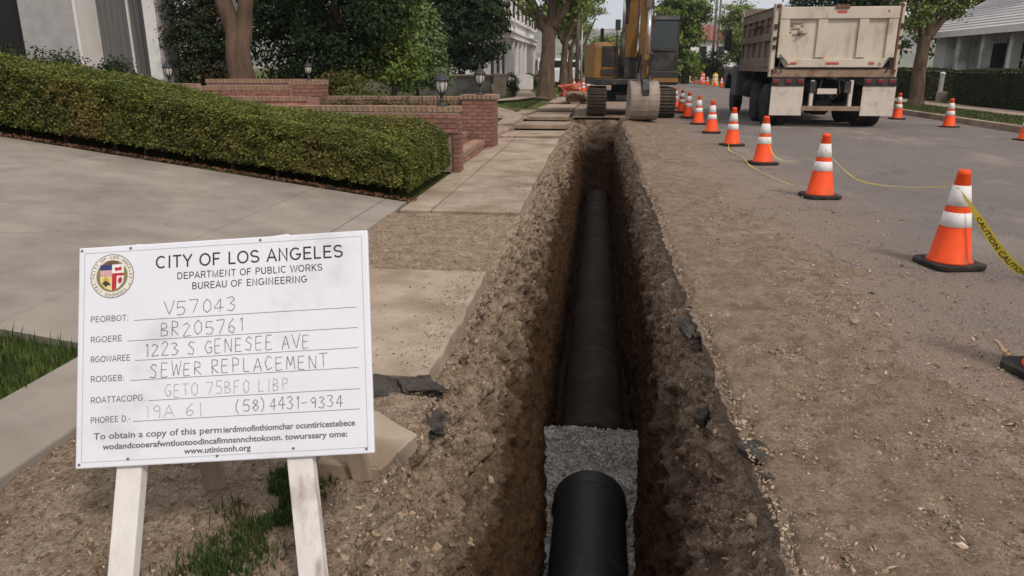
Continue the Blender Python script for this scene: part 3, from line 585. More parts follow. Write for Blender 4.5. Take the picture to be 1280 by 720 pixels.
# worn paint marks on the asphalt
m_paint = M('worn_white_paint', C(190, 182, 172), C(150, 140, 132), 8, 0.9, c3=C(128, 120, 116), s3=3, t3=(0.45, 0.6))
m_opaint = M('orange_marking_paint', C(190, 134, 80), C(150, 118, 92), 14, 0.9, c3=C(140, 122, 108), s3=9, t3=(0.45, 0.62))
def streak(name, label, pts, wd, mat):
    b = MB(); n = len(pts)
    vs = []
    for i, (x, y) in enumerate(pts):
        x2, y2 = pts[min(i + 1, n - 1)]; x1, y1 = pts[max(0, i - 1)]; dx, dy = x2 - x1, y2 - y1; l = math.hypot(dx, dy); k = wd / 2 * (0.6 + 0.5 * random.random())
        vs += [(x - dy / l * k, y + dx / l * k, 0.004), (x + dy / l * k, y - dx / l * k, 0.004)]
    b.add(vs, [(2 * i, 2 * i + 1, 2 * i + 3, 2 * i + 2) for i in range(n - 1)])
    return tag(b.build(name, mat), label, 'road marking')
streak('paint_mark', 'short orange spray paint mark on the asphalt beside the cut-off cone', [(2.22 - 0.006 * k + 0.004 * math.sin(k), 4.12 - 0.035 * k) for k in range(8)], 0.03, m_opaint)
# ------------------------------------------------------------------ hedges
m_leafH = M('hedge_leaves', C(100, 100, 46), C(58, 62, 30), 2.2, 0.7, isl=0.5, trans=0.2, c3=C(118, 92, 56), s3=1.6, t3=(0.52, 0.72), spec=0.15)
m_leafD = M('dark_hedge_leaves', C(66, 78, 42), C(44, 56, 28), 2.0, 0.7, isl=0.45, trans=0.15, spec=0.15)
m_leafT = M('hedge_top_sunlit', C(122, 126, 58), C(84, 92, 42), 2.2, 0.7, isl=0.4, trans=0.2, c3=C(128, 108, 66), s3=1.4, t3=(0.56, 0.74), spec=0.15)  # lighter copy of the hedge leaves, paints the sunlit top
m_core = M('hedge_twigs', C(52, 46, 32), C(34, 30, 22), 5, 0.95, 0.6, 30)
def hedge(name, label, x0, x1, y0, y1, zb, zt, n, leaf, mat, faces, loc, bulge=0.05, stems=0, topmat=None):
    """zb/zt: functions of x (and y) for underside and top; faces: which sides carry leaves"""
    t = thing(name, label, 'hedge', loc)
    lx, ly, lz = loc
    P, Nn, JJ = [], [], []
    area = {'top': (x1 - x0) * (y1 - y0), 'front': (x1 - x0) * 0.75, 'back': (x1 - x0) * 0.7, 'right': (y1 - y0) * 0.7, 'left': (y1 - y0) * 0.7}
    tot = sum(area[f] for f in faces)
    for f in faces:
        k = int(n * area[f] / tot); u, v = RNG.random(k), RNG.random(k)
        if f == 'top': x = x0 + u * (x1 - x0); y = y0 + v * (y1 - y0); z = zt(x, y); nn = np.tile([0, 0, 1.0], (k, 1))
        else:
            if f in ('front', 'back'): x = x0 + u * (x1 - x0); y = np.full(k, y0 if f == 'front' else y1); nn = np.tile([0, -1.0 if f == 'front' else 1.0, 0.25], (k, 1))
            else: y = y0 + u * (y1 - y0); x = np.full(k, x1 if f == 'right' else x0); nn = np.tile([1.0 if f == 'right' else -1.0, 0, 0.25], (k, 1))
            z = zb(x, y) + (zt(x, y) - zb(x, y)) * v
        p = np.stack([x, y, z], -1)
        # round the edges and roughen
        hgt = zt(x, y) - zb(x, y); rel = np.clip((z - zb(x, y)) / hgt, 0, 1)
        d = bulge * fbm(x * 2.6, y * 2.6, z * 2.6, 3) + RNG.normal(size=k) * 0.018
        if f == 'front': d = d + 0.05 * fbm(x * 9, y * 9, z * 9, 2) - 0.03
        p = p + nn * d[:, None]
        rr = 0.10
        p[:, 1] += rr * np.clip((rel - 0.8) / 0.2, 0, 1) ** 2 * (1 if f == 'front' else -1 if f == 'back' else 0)
        if f == 'right': p[:, 0] -= rr * np.clip((rel - 0.8) / 0.2, 0, 1) ** 2
        if f != 'top': p[:, 2] += 0.06 * np.clip((0.12 - rel) / 0.12, 0, 1) * RNG.random(k)
        if f == 'top':
            ed = np.minimum(np.minimum(y - y0, y1 - y), (x1 - x)); p[:, 2] -= 0.07 * np.clip(1 - ed / 0.16, 0, 1) ** 2
        P.append(p); Nn.append(nn + RNG.normal(size=(k, 3)) * (0.25 if f == 'top' else 0.75))
    P = np.concatenate(P) - np.array(loc); Nn = np.concatenate(Nn)
    S = leaf * RNG.uniform(0.6, 1.35, len(P))
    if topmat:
        q_ = Nn[:, 2] > 0.62; leaf_mesh('sunlit_top_leaves', P[q_], Nn[q_], S[q_], topmat, t, 0.6, 0.15); q_ = ~q_; leaf_mesh('foliage', P[q_], Nn[q_], S[q_], mat, t, 0.6, 0.15)  # up-facing leaves take the painted sunlit tone
    else: leaf_mesh('foliage', P, Nn, S, mat, t, 0.6, 0.15)
    # inner twig mass
    xs = np.linspace(x0 + 0.06, x1 - 0.06, 40); b = []
    ins = 0.13
    sec = lambda x: [(x, y0 + ins, float(zb(x, y0)) + 0.03), (x, y0 + ins, float(zt(x, y0)) - 0.09), (x, y1 - ins, float(zt(x, y1)) - 0.09), (x, y1 - ins, float(zb(x, y1)) + 0.03)]
    V = np.array([sec(x) for x in xs]).reshape(-1, 3) - np.array(loc); F = []
    for i in range(39):
        for j in range(4): F.append((i * 4 + j, i * 4 + (j + 1) % 4, i * 4 + 4 + (j + 1) % 4, i * 4 + 4 + j))
    F += [(0, 1, 2, 3), (156, 157, 158, 159)]
    npmesh('twigs', V, F, m_core, t, False)
    if stems:
        for k in range(stems):
            x = x0 + (k + 0.5) / stems * (x1 - x0) + random.uniform(-0.1, 0.1); y = y0 + 0.25 + random.random() * 0.2; zz = float(zb(x, y)) - lz
            MB().tube([(x - lx, y - ly, zz - 0.25), (x - lx + 0.02, y - ly, zz + 0.1)], [0.022, 0.016], 6).build('stem', m_bark, t)
    return t
dz = lambda x, y=0: 0.14 * np.maximum(0, -2.1 - np.asarray(x, float)) + 0 * np.asarray(y, float)
def hedge_top(x, y):
    d = np.maximum(0, -2.1 - np.asarray(x, float)); s = np.clip((np.asarray(y, float) - 8.12) / 2.16, 0, 1)
    return (0.54 + 0.19 * np.minimum(d, 4.7) + 0.1 * np.maximum(d - 4.7, 0)) * (1 - s) + np.interp(d, [0, 0.4, 2.35, 2.8, 3.55, 4.1, 5.3, 6.5, 7.5], [0.70, 0.76, 0.87, 0.95, 1.13, 1.26, 1.43, 1.64, 1.78]) * s - 0.10 * np.clip(1 - d / 0.45, 0, 1) ** 2
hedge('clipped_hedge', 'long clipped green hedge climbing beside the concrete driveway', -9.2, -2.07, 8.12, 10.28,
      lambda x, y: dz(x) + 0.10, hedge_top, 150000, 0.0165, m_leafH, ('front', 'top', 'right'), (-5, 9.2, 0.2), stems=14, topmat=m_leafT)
# dry leaf litter under its front
n = 2600; x = -9 + 7 * RNG.random(n); y = 8.02 + 0.16 * RNG.random(n) ** 0.7 - 0.03; P = np.stack([x, y, dz(x) + 0.012 + 0.01 * RNG.random(n)], -1)
m_litter = M('dry_leaves', C(112, 74, 56), C(78, 52, 40), 5, 0.9, isl=0.4)
tag(leaf_mesh('leaf_litter', P, np.tile([0, 0, 1.0], (n, 1)), 0.018 * RNG.uniform(0.6, 1.4, n), m_litter, None, 0.6, 0.3), 'dry brown leaves along the foot of the long hedge', 'leaf litter', kind='stuff')
hz0 = lambda x, y: 0.1 + 0 * np.asarray(x, float)
# ------------------------------------------------------------------ grass blades
def grass(name, label, P, hgt, wd, mat=m_grass, lean=0.5):
    n = len(P); P = np.asarray(P, float); a = RNG.random(n) * 2 * np.pi; h = hgt * RNG.uniform(0.45, 1.25, n); l = h * lean * RNG.uniform(0.2, 1.3, n)
    s = np.stack([np.cos(a), np.sin(a), 0 * a], -1) * (wd * RNG.uniform(0.7, 1.3, n))[:, None]; d = np.stack([-np.sin(a), np.cos(a), 0 * a], -1) * l[:, None]
    up = np.array([0, 0, 1.0])
    m1 = P + d * 0.35 + up * (h * 0.6)[:, None]; tip = P + d + up * h[:, None]
    V = np.stack([P - s, P + s, m1 + s * 0.7, m1 - s * 0.7, tip + s * 0.1, tip - s * 0.1], 1).reshape(-1, 3)
    b = np.arange(n)[:, None] * 6; F = np.concatenate([b + np.array([[0, 1, 2, 3]]), b + np.array([[3, 2, 4, 5]])])
    return tag(npmesh(name, V, F, mat, None, False), label, 'grass', kind='stuff')
n = 16000; x = -4.6 + 2.05 * RNG.random(n); y = 0.9 + 2.42 * RNG.random(n); x = np.minimum(x, -2.6 + 0.05 * vn(y * 6, 1.0)); k = RNG.random(n) < 0.92
grass('lawn_grass', 'green lawn corner beside the driveway and concrete strip', np.stack([x, y, terr(x, y) - 0.05], -1)[k], 0.075, 0.0028)
n = 9000; y = 1.25 + 1.28 * RNG.random(n); cx = -1.1 + 0.12 * (y - 1.9); x = cx + 0.075 * RNG.normal(size=n) + 0.05 * vn(y * 5, 4.0)
k = vn(x * 9, y * 9, 2.0) > -0.25
grass('grass_strip', 'narrow strip of dark grass on the bare soil behind the sign leg', np.stack([x, y, -0.025 - 0.08 * (1 - sst(1.5, 2.25, y))], -1)[k], 0.05, 0.0022)
n = 15000; x = 9.96 + 1.88 * RNG.random(n); y = 13 + 32 * RNG.random(n) ** 1.3
grass('verge_grass', 'short green grass on the verge behind the far kerb', np.stack([x, y, 0.09 + 0 * x], -1), 0.07, 0.006)
n = 16000; x = -2.55 - 6 * RNG.random(n) ** 1.5; y = 13.9 + 24 * RNG.random(n); k = (vn(x * 0.8, y * 0.5, 3.0) > -0.1)
grass('yard_grass', 'patchy short grass in the yards beyond the brick pillar', np.stack([x, y, terr(x, y) - 0.04], -1)[k], 0.06, 0.007)

# ------------------------------------------------------------------ brick walls, steps, lanterns
_bm = MB().box((0, 0, 0), (0.192, 0.092, 0.058)); bo = _bm.build('brick', m_brick); BRICK = bo.data; bpy.data.objects.remove(bo)
_bm = MB().box((0, 0, 0), (0.068, 0.24, 0.075)); bo = _bm.build('cap_brick', m_cap); CAPB = bo.data; bpy.data.objects.remove(bo)
def put(name, me, parent, loc, rz=0):
    o = bpy.data.objects.new(name, me); COL.objects.link(o); o.parent = parent
    o.location = loc; o.rotation_euler = (random.uniform(-0.012, 0.012), random.uniform(-0.012, 0.012), rz + random.uniform(-0.012, 0.012)); return o
def brick_face(parent, x0, x1, y, z0, z1, axis='X', step=0.2, crs=0.0665):
    """running bond; axis X: wall face along x at y; axis Y: face along y at x=y"""
    k = 0; z = z0 + crs / 2
    while z + crs / 2 <= z1 + 1e-3:
        a = x0 + (0.0 if k % 2 == 0 else -step / 2); 
        while a < x1 - 0.02:
            lo, hi = max(a, x0), min(a + step, x1)
            if hi - lo > 0.05:
                c = (lo + hi) / 2; o = put('brick', BRICK, parent, (c, y, z) if axis == 'X' else (y, c, z), 0 if axis == 'X' else math.pi / 2); o.scale.x = (hi - lo) / step
            a += step
        z += crs; k += 1
def wall_caps(parent, x0, x1, y, z, axis='X', step=0.075):
    n = int((x1 - x0) / step)
    for k in range(n):
        c = x0 + (k + 0.5) * (x1 - x0) / n; put('cap_brick', CAPB, parent, (c, y, z) if axis == 'X' else (y, c, z), 0 if axis == 'X' else math.pi / 2)
# rear wall of the steps and its pillar
t = thing('brick_pillar', 'square red brick pillar carrying a lantern beside the sidewalk steps', 'pillar', (-2.21, 13.8, 0))
MB().lo((-0.28, 0.02, -0.1), (0.28, 0.58, 0.86)).build('mortar_core', m_mortar, t)
brick_face(t, -0.29, 0.29, 0.05, -0.02, 0.87, 'X'); brick_face(t, 0.0, 0.6, 0.25, -0.02, 0.87, 'Y')
for yy in (0.1, 0.34, 0.54): wall_caps(t, -0.33, 0.33, yy, 0.91)
t = thing('brick_wall', 'low red brick garden wall running back from the lantern pillar', 'wall', (-3.9, 13.9, 0))
MB().lo((-1.65, 0.05, 0.0), (1.40, 0.27, 0.83)).build('mortar_core', m_mortar, t)
brick_face(t, -1.66, 1.40, 0.06, 0.48, 0.83, 'X'); wall_caps(t, -1.66, 1.40, 0.16, 0.875)
t = thing('brick_wall', 'low red brick wall behind the clipped hedge with a lantern at its end', 'wall', (-3.1, 10.42, 0))
MB().lo((-1.9, 0.03, 0.0), (1.15, 0.27, 0.83)).build('mortar_core', m_mortar, t)
brick_face(t, -0.3, 1.15, 0.04, 0.55, 0.83, 'X'); brick_face(t, 0.0, 0.3, 1.12, 0.0, 0.83, 'Y'); wall_caps(t, -1.9, 1.17, 0.15, 0.875)
# steps from the sidewalk
t = thing('brick_steps', 'two low pink-red steps rising from the sidewalk between hedge and pillar', 'steps', (-2.1, 12.2, 0))
for k, (xa, h) in enumerate(((0.03, 0.15), (-0.28, 0.3), (-0.6, 0.45))):
    st = MB().lo((xa - 0.6, -1.48, h - 0.2), (xa - 0.02, 1.58, h - 0.03)).build('step', m_tile, t)
    n = 40
    for q in range(n):
        y = -1.48 + (q + 0.5) * 3.06 / n; o = put('step_brick', CAPB, st, (xa - 0.12, y, h - 0.036), math.pi / 2)
MB().lo((-4.0, -1.46, 0.3), (-1.2, 1.56, 0.54)).build('landing', m_tile, t)
# upper steps by the house
t = thing('upper_steps', 'broad red brick steps climbing to the white house', 'steps', (-6.4, 13.6, 0))
for k, (xa, xb, ya, h) in enumerate(((-1.0, 1.25, -0.55, 0.93), (-1.9, 0.75, -0.05, 1.1))):
    st = MB().lo((xa, ya + 0.02, 0.4), (xb, ya + 0.9, h - 0.035)).build('step', m_tile, t)
    n = int((xb - xa) / 0.075)
    for q in range(n): put('step_brick', CAPB, st, (xa + (q + 0.5) * 0.075, ya + 0.12, h - 0.0375))
brick_face(t, -1.9, 0.72, -0.0, 0.92, 1.03, 'X', crs=0.055)
t = thing('brick_pier', 'stubby red brick pier at the end of the upper steps', 'pillar', (-5.42, 13.65, 0.5))
MB().lo((-0.27, 0.02, 0), (0.26, 0.45, 0.62)).build('mortar_core', m_mortar, t)
brick_face(t, -0.28, 0.28, 0.04, 0.22, 0.62, 'X'); brick_face(t, 0, 0.46, 0.24, 0.22, 0.62, 'Y'); wall_caps(t, -0.3, 0.3, 0.12, 0.66); wall_caps(t, -0.3, 0.3, 0.35, 0.66)
t = thing('brick_planter', 'low brick planter edge in front of the forked tree trunk', 'planter', (-6.8, 14.35, 0.7))
MB().lo((-0.9, 0.0, 0), (1.5, 0.22, 0.44)).build('mortar_core', m_mortar, t); wall_caps(t, -0.9, 1.5, 0.1, 0.475)
t = thing('brick_stub', 'short red brick stub wall at the top end of the hedge', 'wall', (-7.55, 12.9, 0.6))
MB().lo((-0.4, 0.0, 0), (0.4, 0.24, 0.48)).build('mortar_core', m_mortar, t); brick_face(t, -0.4, 0.4, 0.01, 0.28, 0.48, 'X'); wall_caps(t, -0.4, 0.4, 0.12, 0.52)

m_lglass = M('lantern_glass', C(196, 190, 182), C(170, 166, 160), 6, 0.25, spec=0.5)
def lantern(label, loc, s=1.0):
    t = thing('lantern', label, 'lamp', loc); t.scale = (s, s, s)
    MB().lathe([(0.075, 0), (0.075, 0.015), (0.04, 0.03), (0.028, 0.06), (0.04, 0.075), (0.028, 0.09), (0.024, 0.15), (0.05, 0.175), (0.055, 0.19)], n=16).build('post', m_iron, t, smooth=True)
    MB().lathe([(0.05, 0.185), (0.075, 0.23), (0.088, 0.29), (0.084, 0.345), (0.07, 0.36)], n=16).build('glass_globe', m_lglass, t, smooth=True)
    for k in range(8):
        a = 2 * math.pi * k / 8; MB().tube([(r_ * math.cos(a), r_ * math.sin(a), z_) for r_, z_ in ((0.054, 0.185), (0.079, 0.23), (0.092, 0.29), (0.089, 0.35))], 0.0065, 5).build('rib', m_iron, t)
    MB().lathe([(0.112, 0.345), (0.118, 0.352), (0.1, 0.37), (0.085, 0.395), (0.055, 0.42), (0.035, 0.44), (0.022, 0.46), (0.028, 0.47), (0.02, 0.485), (0.004, 0.53)], n=16).build('roof_cap', m_iron, t, smooth=True)
    return t
lantern('dark iron lantern with pointed cap on the low wall behind the hedge', (-2.2, 10.57, 0.913), 1.0)
lantern('dark iron lantern with rounded cap on the square brick pillar', (-2.2, 14.05, 0.95), 1.04)
lantern('small dark lantern standing on the stubby brick pier', (-5.42, 13.9, 1.195), 0.72)
lantern('small lantern beside the white column of the left house', (-8.2, 13.9, 1.1), 0.95)

# ------------------------------------------------------------------ permit sign
m_board = M('sign_board_white', C(222, 221, 227), C(214, 213, 220), 2.5, 0.45, c3=C(184, 179, 176), s3=3.2, t3=(0.54, 0.8), spec=0.35)
m_leg = M('white_painted_wood', C(224, 219, 214), C(204, 197, 190), 9, 0.8, 0.25, 50, c3=C(140, 120, 102), s3=7, t3=(0.52, 0.7), stretch=(1, 1, 0.3))
m_woodb = M('bare_back_wood', C(150, 132, 114), C(120, 102, 86), 9, 0.9, 0.3, 40, stretch=(1, 1, 0.2))
m_ink = M('black_print', C(46, 46, 52), C(56, 56, 62), 20, 0.6)
m_grey = M('grey_print', C(96, 96, 102), C(112, 112, 118), 30, 0.6)
m_pen = M('pencil_marker', C(98, 98, 106), C(122, 122, 130), 25, 0.6)
m_pen2 = M('faded_marker', C(178, 178, 186), C(160, 160, 168), 25, 0.6)
c0 = Vector((-1.116, 1.9986, 0.6258)); ex = Vector((0.99290, 0.09788, 0.06764)); ey = Vector((-0.10117, 0.39540, 0.91292)); ez = Vector((0.06262, -0.91328, 0.40249))
sroot = Vector((-1.12, 1.95, 0.0))
sign = thing('permit_sign', 'white A-frame permit board with printed heading and handwritten lines', 'sign', tuple(sroot))
def SP(u, v, w_=0.0): return tuple(c0 - sroot + ex * u + ey * v + ez * w_)
RM = Matrix((ex, ey, ez)).transposed().to_4x4()
def sbox(u0, u1, v0, v1, w0, w1):
    return MB().add([SP(u, v, w_) for w_ in (w0, w1) for u, v in ((u0, v0), (u1, v0), (u1, v1), (u0, v1))], [(0, 3, 2, 1), (4, 5, 6, 7), (0, 1, 5, 4), (1, 2, 6, 5), (2, 3, 7, 6), (3, 0, 4, 7)])
board = sbox(-0.4555, 0.4555, -0.339, 0.339, -0.016, 0.0).build('board', m_board, sign, bevel=0.004)
fr = MB()
for (a, b_, c_, d_) in ((-0.437, 0.437, 0.3195, 0.3212), (-0.437, 0.437, -0.3212, -0.3195), (-0.4372, -0.4355, -0.321, 0.321), (0.4355, 0.4372, -0.321, 0.321)):
    fr.add([SP(a, c_, 0.0006), SP(b_, c_, 0.0006), SP(b_, d_, 0.0006), SP(a, d_, 0.0006)], [(0, 1, 2, 3)])
fr.build('border_line', m_pen2, board)
def text(body, u, v, size, mat, name, parent, width=None, shear=0.0, w_=0.0008, align='LEFT', bold=0.0, rot=0.0):
    cu = bpy.data.curves.new('txt', 'FONT'); cu.body = body; cu.size = size; cu.align_x = align; cu.shear = shear; cu.offset = bold; cu.resolution_u = 3
    ob = bpy.data.objects.new('txt', cu); COL.objects.link(ob); bpy.context.view_layer.update()
    me = bpy.data.meshes.new_from_object(ob.evaluated_get(bpy.context.evaluated_depsgraph_get())); bpy.data.objects.remove(ob)
    co = np.zeros(len(me.vertices) * 3); me.vertices.foreach_get('co', co); co = co.reshape(-1, 3)
    if len(co) == 0: return None
    if width:
        lo, hi = co[:, 0].min(), co[:, 0].max(); co[:, 0] = (co[:, 0] - lo) * width / (hi - lo)
    if rot: co = np.stack([co[:, 0] * math.cos(rot) - co[:, 1] * math.sin(rot), co[:, 0] * math.sin(rot) + co[:, 1] * math.cos(rot), co[:, 2]], -1)
    co[:, 0] += u; co[:, 1] += v
    V = np.array([SP(p[0], p[1], w_) for p in co]); me.vertices.foreach_set('co', V.astype(np.float32).ravel()); me.update(); me.materials.clear(); me.materials.append(mat); me.name = name
    return link(name, me, mat, parent)

def _arc(cx, cy, rx, ry, a0, a1, n=14): return [(cx + rx * math.cos(R(a0 + (a1 - a0) * k / n)), cy + ry * math.sin(R(a0 + (a1 - a0) * k / n))) for k in range(n + 1)]
_w = 0.055
BL = {'C': (.78, [_arc(.41, .5, .35, .445, 48, 312)]), 'I': (.28, [[(.14, 0), (.14, 1)]]), 'T': (.66, [[(.02, .945), (.64, .945)], [(.33, 0), (.33, .945)]]), 'Y': (.7, [[(.03, 1), (.35, .45), (.67, 1)], [(.35, 0), (.35, .47)]]),
      'O': (.84, [_arc(.42, .5, .36, .445, 0, 360, 26)]), 'F': (.64, [[(.12, 0), (.12, .945), (.6, .945)], [(.12, .5), (.53, .5)]]), 'L': (.6, [[(.12, 1), (.12, .055), (.57, .055)]]),
      'S': (.72, [_arc(.36, .725, .265, .22, 25, 265) + _arc(.36, .275, .285, .22, 85, -155)]), 'A': (.72, [[(.02, 0), (.36, .98), (.70, 0)], [(.15, .33), (.57, .33)]]), 'N': (.78, [[(.12, 0), (.12, .99), (.65, .01), (.65, 1)]]),
      'G': (.84, [_arc(.42, .5, .36, .445, 48, 325) + [(.76, .45), (.45, .45)]]), 'E': (.68, [[(.64, .945), (.12, .945), (.12, .055), (.65, .055)], [(.12, .51), (.59, .51)]]), 'D': (.78, [[(.12, .055), (.12, .945), (.38, .945)] + _arc(.38, .5, .32, .445, 88, -88) + [(.12, .055)]]),
      'P': (.68, [[(.12, 0), (.12, .945), (.4, .945)] + _arc(.4, .7, .22, .245, 88, -88) + [(.12, .455)]]), 'R': (.74, [[(.12, 0), (.12, .945), (.42, .945)] + _arc(.42, .705, .22, .24, 88, -88) + [(.12, .465)], [(.42, .46), (.69, 0)]]),
      'M': (.88, [[(.12, 0), (.12, .98), (.44, .05), (.76, .98), (.76, 0)]]), 'U': (.76, [[(.12, 1), (.12, .33)] + _arc(.38, .33, .26, .275, 180, 360) + [(.64, 1)]]), 'B': (.7, [[(.12, .055), (.12, .945), (.38, .945)] + _arc(.38, .735, .19, .21, 88, -88) + [(.12, .525), (.4, .525)] + _arc(.4, .29, .21, .235, 88, -88) + [(.12, .055)]]),
      'W': (1.0, [[(.02, 1), (.26, .02), (.5, .98), (.74, .02), (.98, 1)]]), 'K': (.7, [[(.12, 0), (.12, 1)], [(.64, 1), (.14, .4)], [(.28, .55), (.68, 0)]]), 'H': (.76, [[(.12, 0), (.12, 1)], [(.64, 0), (.64, 1)], [(.12, .52), (.64, .52)]]), ' ': (.34, []), '.': (.26, [[(.12, 0), (.12, .1)]]), ':': (.26, [[(.12, 0), (.12, .1)], [(.12, .55), (.12, .65)]]), '-': (.4, [[(.05, .35), (.33, .35)]])}
def block(s, u, v, width, hgt, mat, name, parent, weight=0.11):
    """sans capitals drawn as even strokes, one mesh per letter"""
    tot = sum(BL[c][0] + 0.09 for c in s); kx = width / tot; x = 0.0; wd = weight * hgt
    for c in s:
        b = MB()
        for si, st in enumerate(BL[c][1]):
            P = [Vector((u + (x + p[0]) * kx, v + p[1] * hgt, 0)) for p in st]; q = 0.0008 + 0.00005 * si
            L_, R_ = [], []
            for i, p in enumerate(P):
                d0 = (P[i] - P[i - 1]).normalized() if i else (P[1] - P[0]).normalized(); d1 = (P[i + 1] - P[i]).normalized() if i < len(P) - 1 else d0
                t_ = (d0 + d1); t_ = t_.normalized() if t_.length > 1e-3 else d0; nn = Vector((-t_.y, t_.x, 0)); k = min(1.9, 1 / max(0.35, nn.dot(Vector((-d0.y, d0.x, 0)))))
                L_.append(p + nn * wd / 2 * k); R_.append(p - nn * wd / 2 * k)
            n = len(P); b.add([SP(z.x, z.y, q) for z in L_ + R_], [(i, i + n, i + n + 1, i + 1) for i in range(n - 1)])
        if b.f: b.build(name, mat, parent, fix=False)
        x += BL[c][0] + 0.09
block('CITY OF LOS ANGELES', -0.210, 0.2585, 0.592, 0.0395, m_ink, 'heading_letter', board, 0.13)
block('DEPARTMENT OF PUBLIC WORKS', -0.143, 0.221, 0.458, 0.0215, m_ink, 'subheading_letter', board, 0.125)
block('BUREAU OF ENGINEERING', -0.096, 0.187, 0.363, 0.0215, m_ink, 'subheading_letter', board, 0.125)
RV = [0.1015, 0.039, -0.022, -0.082, -0.146, -0.206]
FL = [('PEORBOT:', -0.415, -0.293), ('RGOERE', -0.414, -0.313), ('RGOWAREE', -0.413, -0.287), ('ROOSEB:', -0.412, -0.304), ('ROATTACOPG.', -0.411, -0.239), ('PHOREE D.-', -0.410, -0.283)]
LN = [(-0.278, 0.415), (-0.298, 0.416), (-0.273, 0.417), (-0.287, 0.416), (-0.230, 0.419), (-0.277, 0.417)]
for v, (s, a, b_), (la, lb) in zip(RV, FL, LN):
    block(s, a, v + 0.001, b_ - a, 0.0185, m_grey, 'field_letter', board, 0.13)
    MB().add([SP(la, v - 0.0008, 0.0007), SP(lb, v - 0.0008, 0.0007), SP(lb, v + 0.0008, 0.0007), SP(la, v + 0.0008, 0.0007)], [(0, 1, 2, 3)]).build('rule_line', m_grey, board)
text('To obtain a copy of this perm', -0.400, -0.254, 0.0275, m_grey, 'small_print', board, 0.395, bold=0.0004)
text('ierdmnofinthiomchar ocuntiricestebece', 0.000, -0.254, 0.0255, m_grey, 'small_print', board, 0.400, bold=0.0006)
text('wodandcooerafwntluotoodincafimnsnnchtokoon. towurssary ome:', -0.372, -0.285, 0.0245, m_grey, 'small_print', board, 0.748, bold=0.0006)
text('www.utiniconh.org', -0.121, -0.3105, 0.024, m_grey, 'small_print', board, 0.204, bold=0.0006)
GL = {'V': [[(0, 1), (.45, 0), (.85, 1)]], '5': [[(.75, 1), (.15, 1), (.1, .55), (.5, .6), (.75, .35), (.55, .03), (.05, .05)]], '7': [[(0, 1), (.75, 1), (.3, 0)]],
      '0': [[(.4, 1), (.08, .7), (.1, .2), (.4, 0), (.7, .25), (.7, .75), (.4, 1)]], '4': [[(.5, 0), (.55, 1), (.02, .35), (.8, .35)]], '3': [[(.05, .92), (.45, 1), (.65, .78), (.3, .55), (.7, .32), (.45, 0), (0, .08)]],
      'B': [[(.1, 0), (.1, 1), (.55, .95), (.6, .65), (.1, .52), (.7, .35), (.6, .03), (.1, 0)]], 'R': [[(.1, 0), (.1, 1), (.6, .92), (.6, .6), (.1, .5), (.7, 0)]], '2': [[(.05, .8), (.35, 1), (.65, .75), (.05, 0), (.75, .02)]],
      '6': [[(.6, 1), (.15, .55), (.15, .1), (.5, 0), (.7, .3), (.4, .5), (.12, .3)]], '1': [[(.15, .8), (.35, 1), (.32, 0)]], 'S': [[(.7, .9), (.35, 1), (.08, .75), (.62, .38), (.5, .02), (.02, .08)]],
      'G': [[(.75, .85), (.4, 1), (.05, .5), (.35, 0), (.75, .15), (.75, .45), (.45, .45)]], 'E': [[(.65, 1), (.1, 1), (.08, 0), (.65, 0)], [(.1, .52), (.55, .52)]], 'N': [[(.08, 0), (.1, 1), (.7, 0), (.75, 1)]],
      'A': [[(0, 0), (.4, 1), (.78, 0)], [(.15, .36), (.62, .36)]], 'W': [[(0, 1), (.22, 0), (.45, .75), (.68, 0), (.95, 1)]], 'P': [[(.1, 0), (.1, 1), (.65, .9), (.6, .55), (.1, .48)]], 'L': [[(.1, 1), (.1, 0), (.65, .02)]],
      'C': [[(.72, .85), (.4, 1), (.06, .5), (.35, 0), (.72, .12)]], 'M': [[(.02, 0), (.12, 1), (.42, .3), (.72, 1), (.85, 0)]], 'T': [[(0, 1), (.8, 1)], [(.4, 1), (.4, 0)]], 'O': [[(.4, 1), (.08, .7), (.1, .2), (.4, 0), (.7, .25), (.7, .75), (.4, 1)]],
      'F': [[(.65, 1), (.1, 1), (.08, 0)], [(.1, .52), (.55, .52)]], 'I': [[(.3, 1), (.3, 0)]], '(': [[(.5, 1.1), (.2, .7), (.2, .25), (.5, -.1)]], ')': [[(.1, 1.1), (.4, .7), (.4, .25), (.1, -.1)]], '8': [[(.4, .52), (.1, .78), (.4, 1), (.68, .78), (.4, .52), (.08, .25), (.4, 0), (.72, .25), (.4, .52)]],
      '-': [[(.05, .45), (.6, .47)]], '9': [[(.65, .7), (.35, .5), (.1, .75), (.4, 1), (.65, .8), (.6, 0)]], 'D': [[(.1, 0), (.1, 1), (.55, .9), (.75, .5), (.5, .05), (.1, 0)]], '.': [[(.2, 0), (.25, .05)]]}
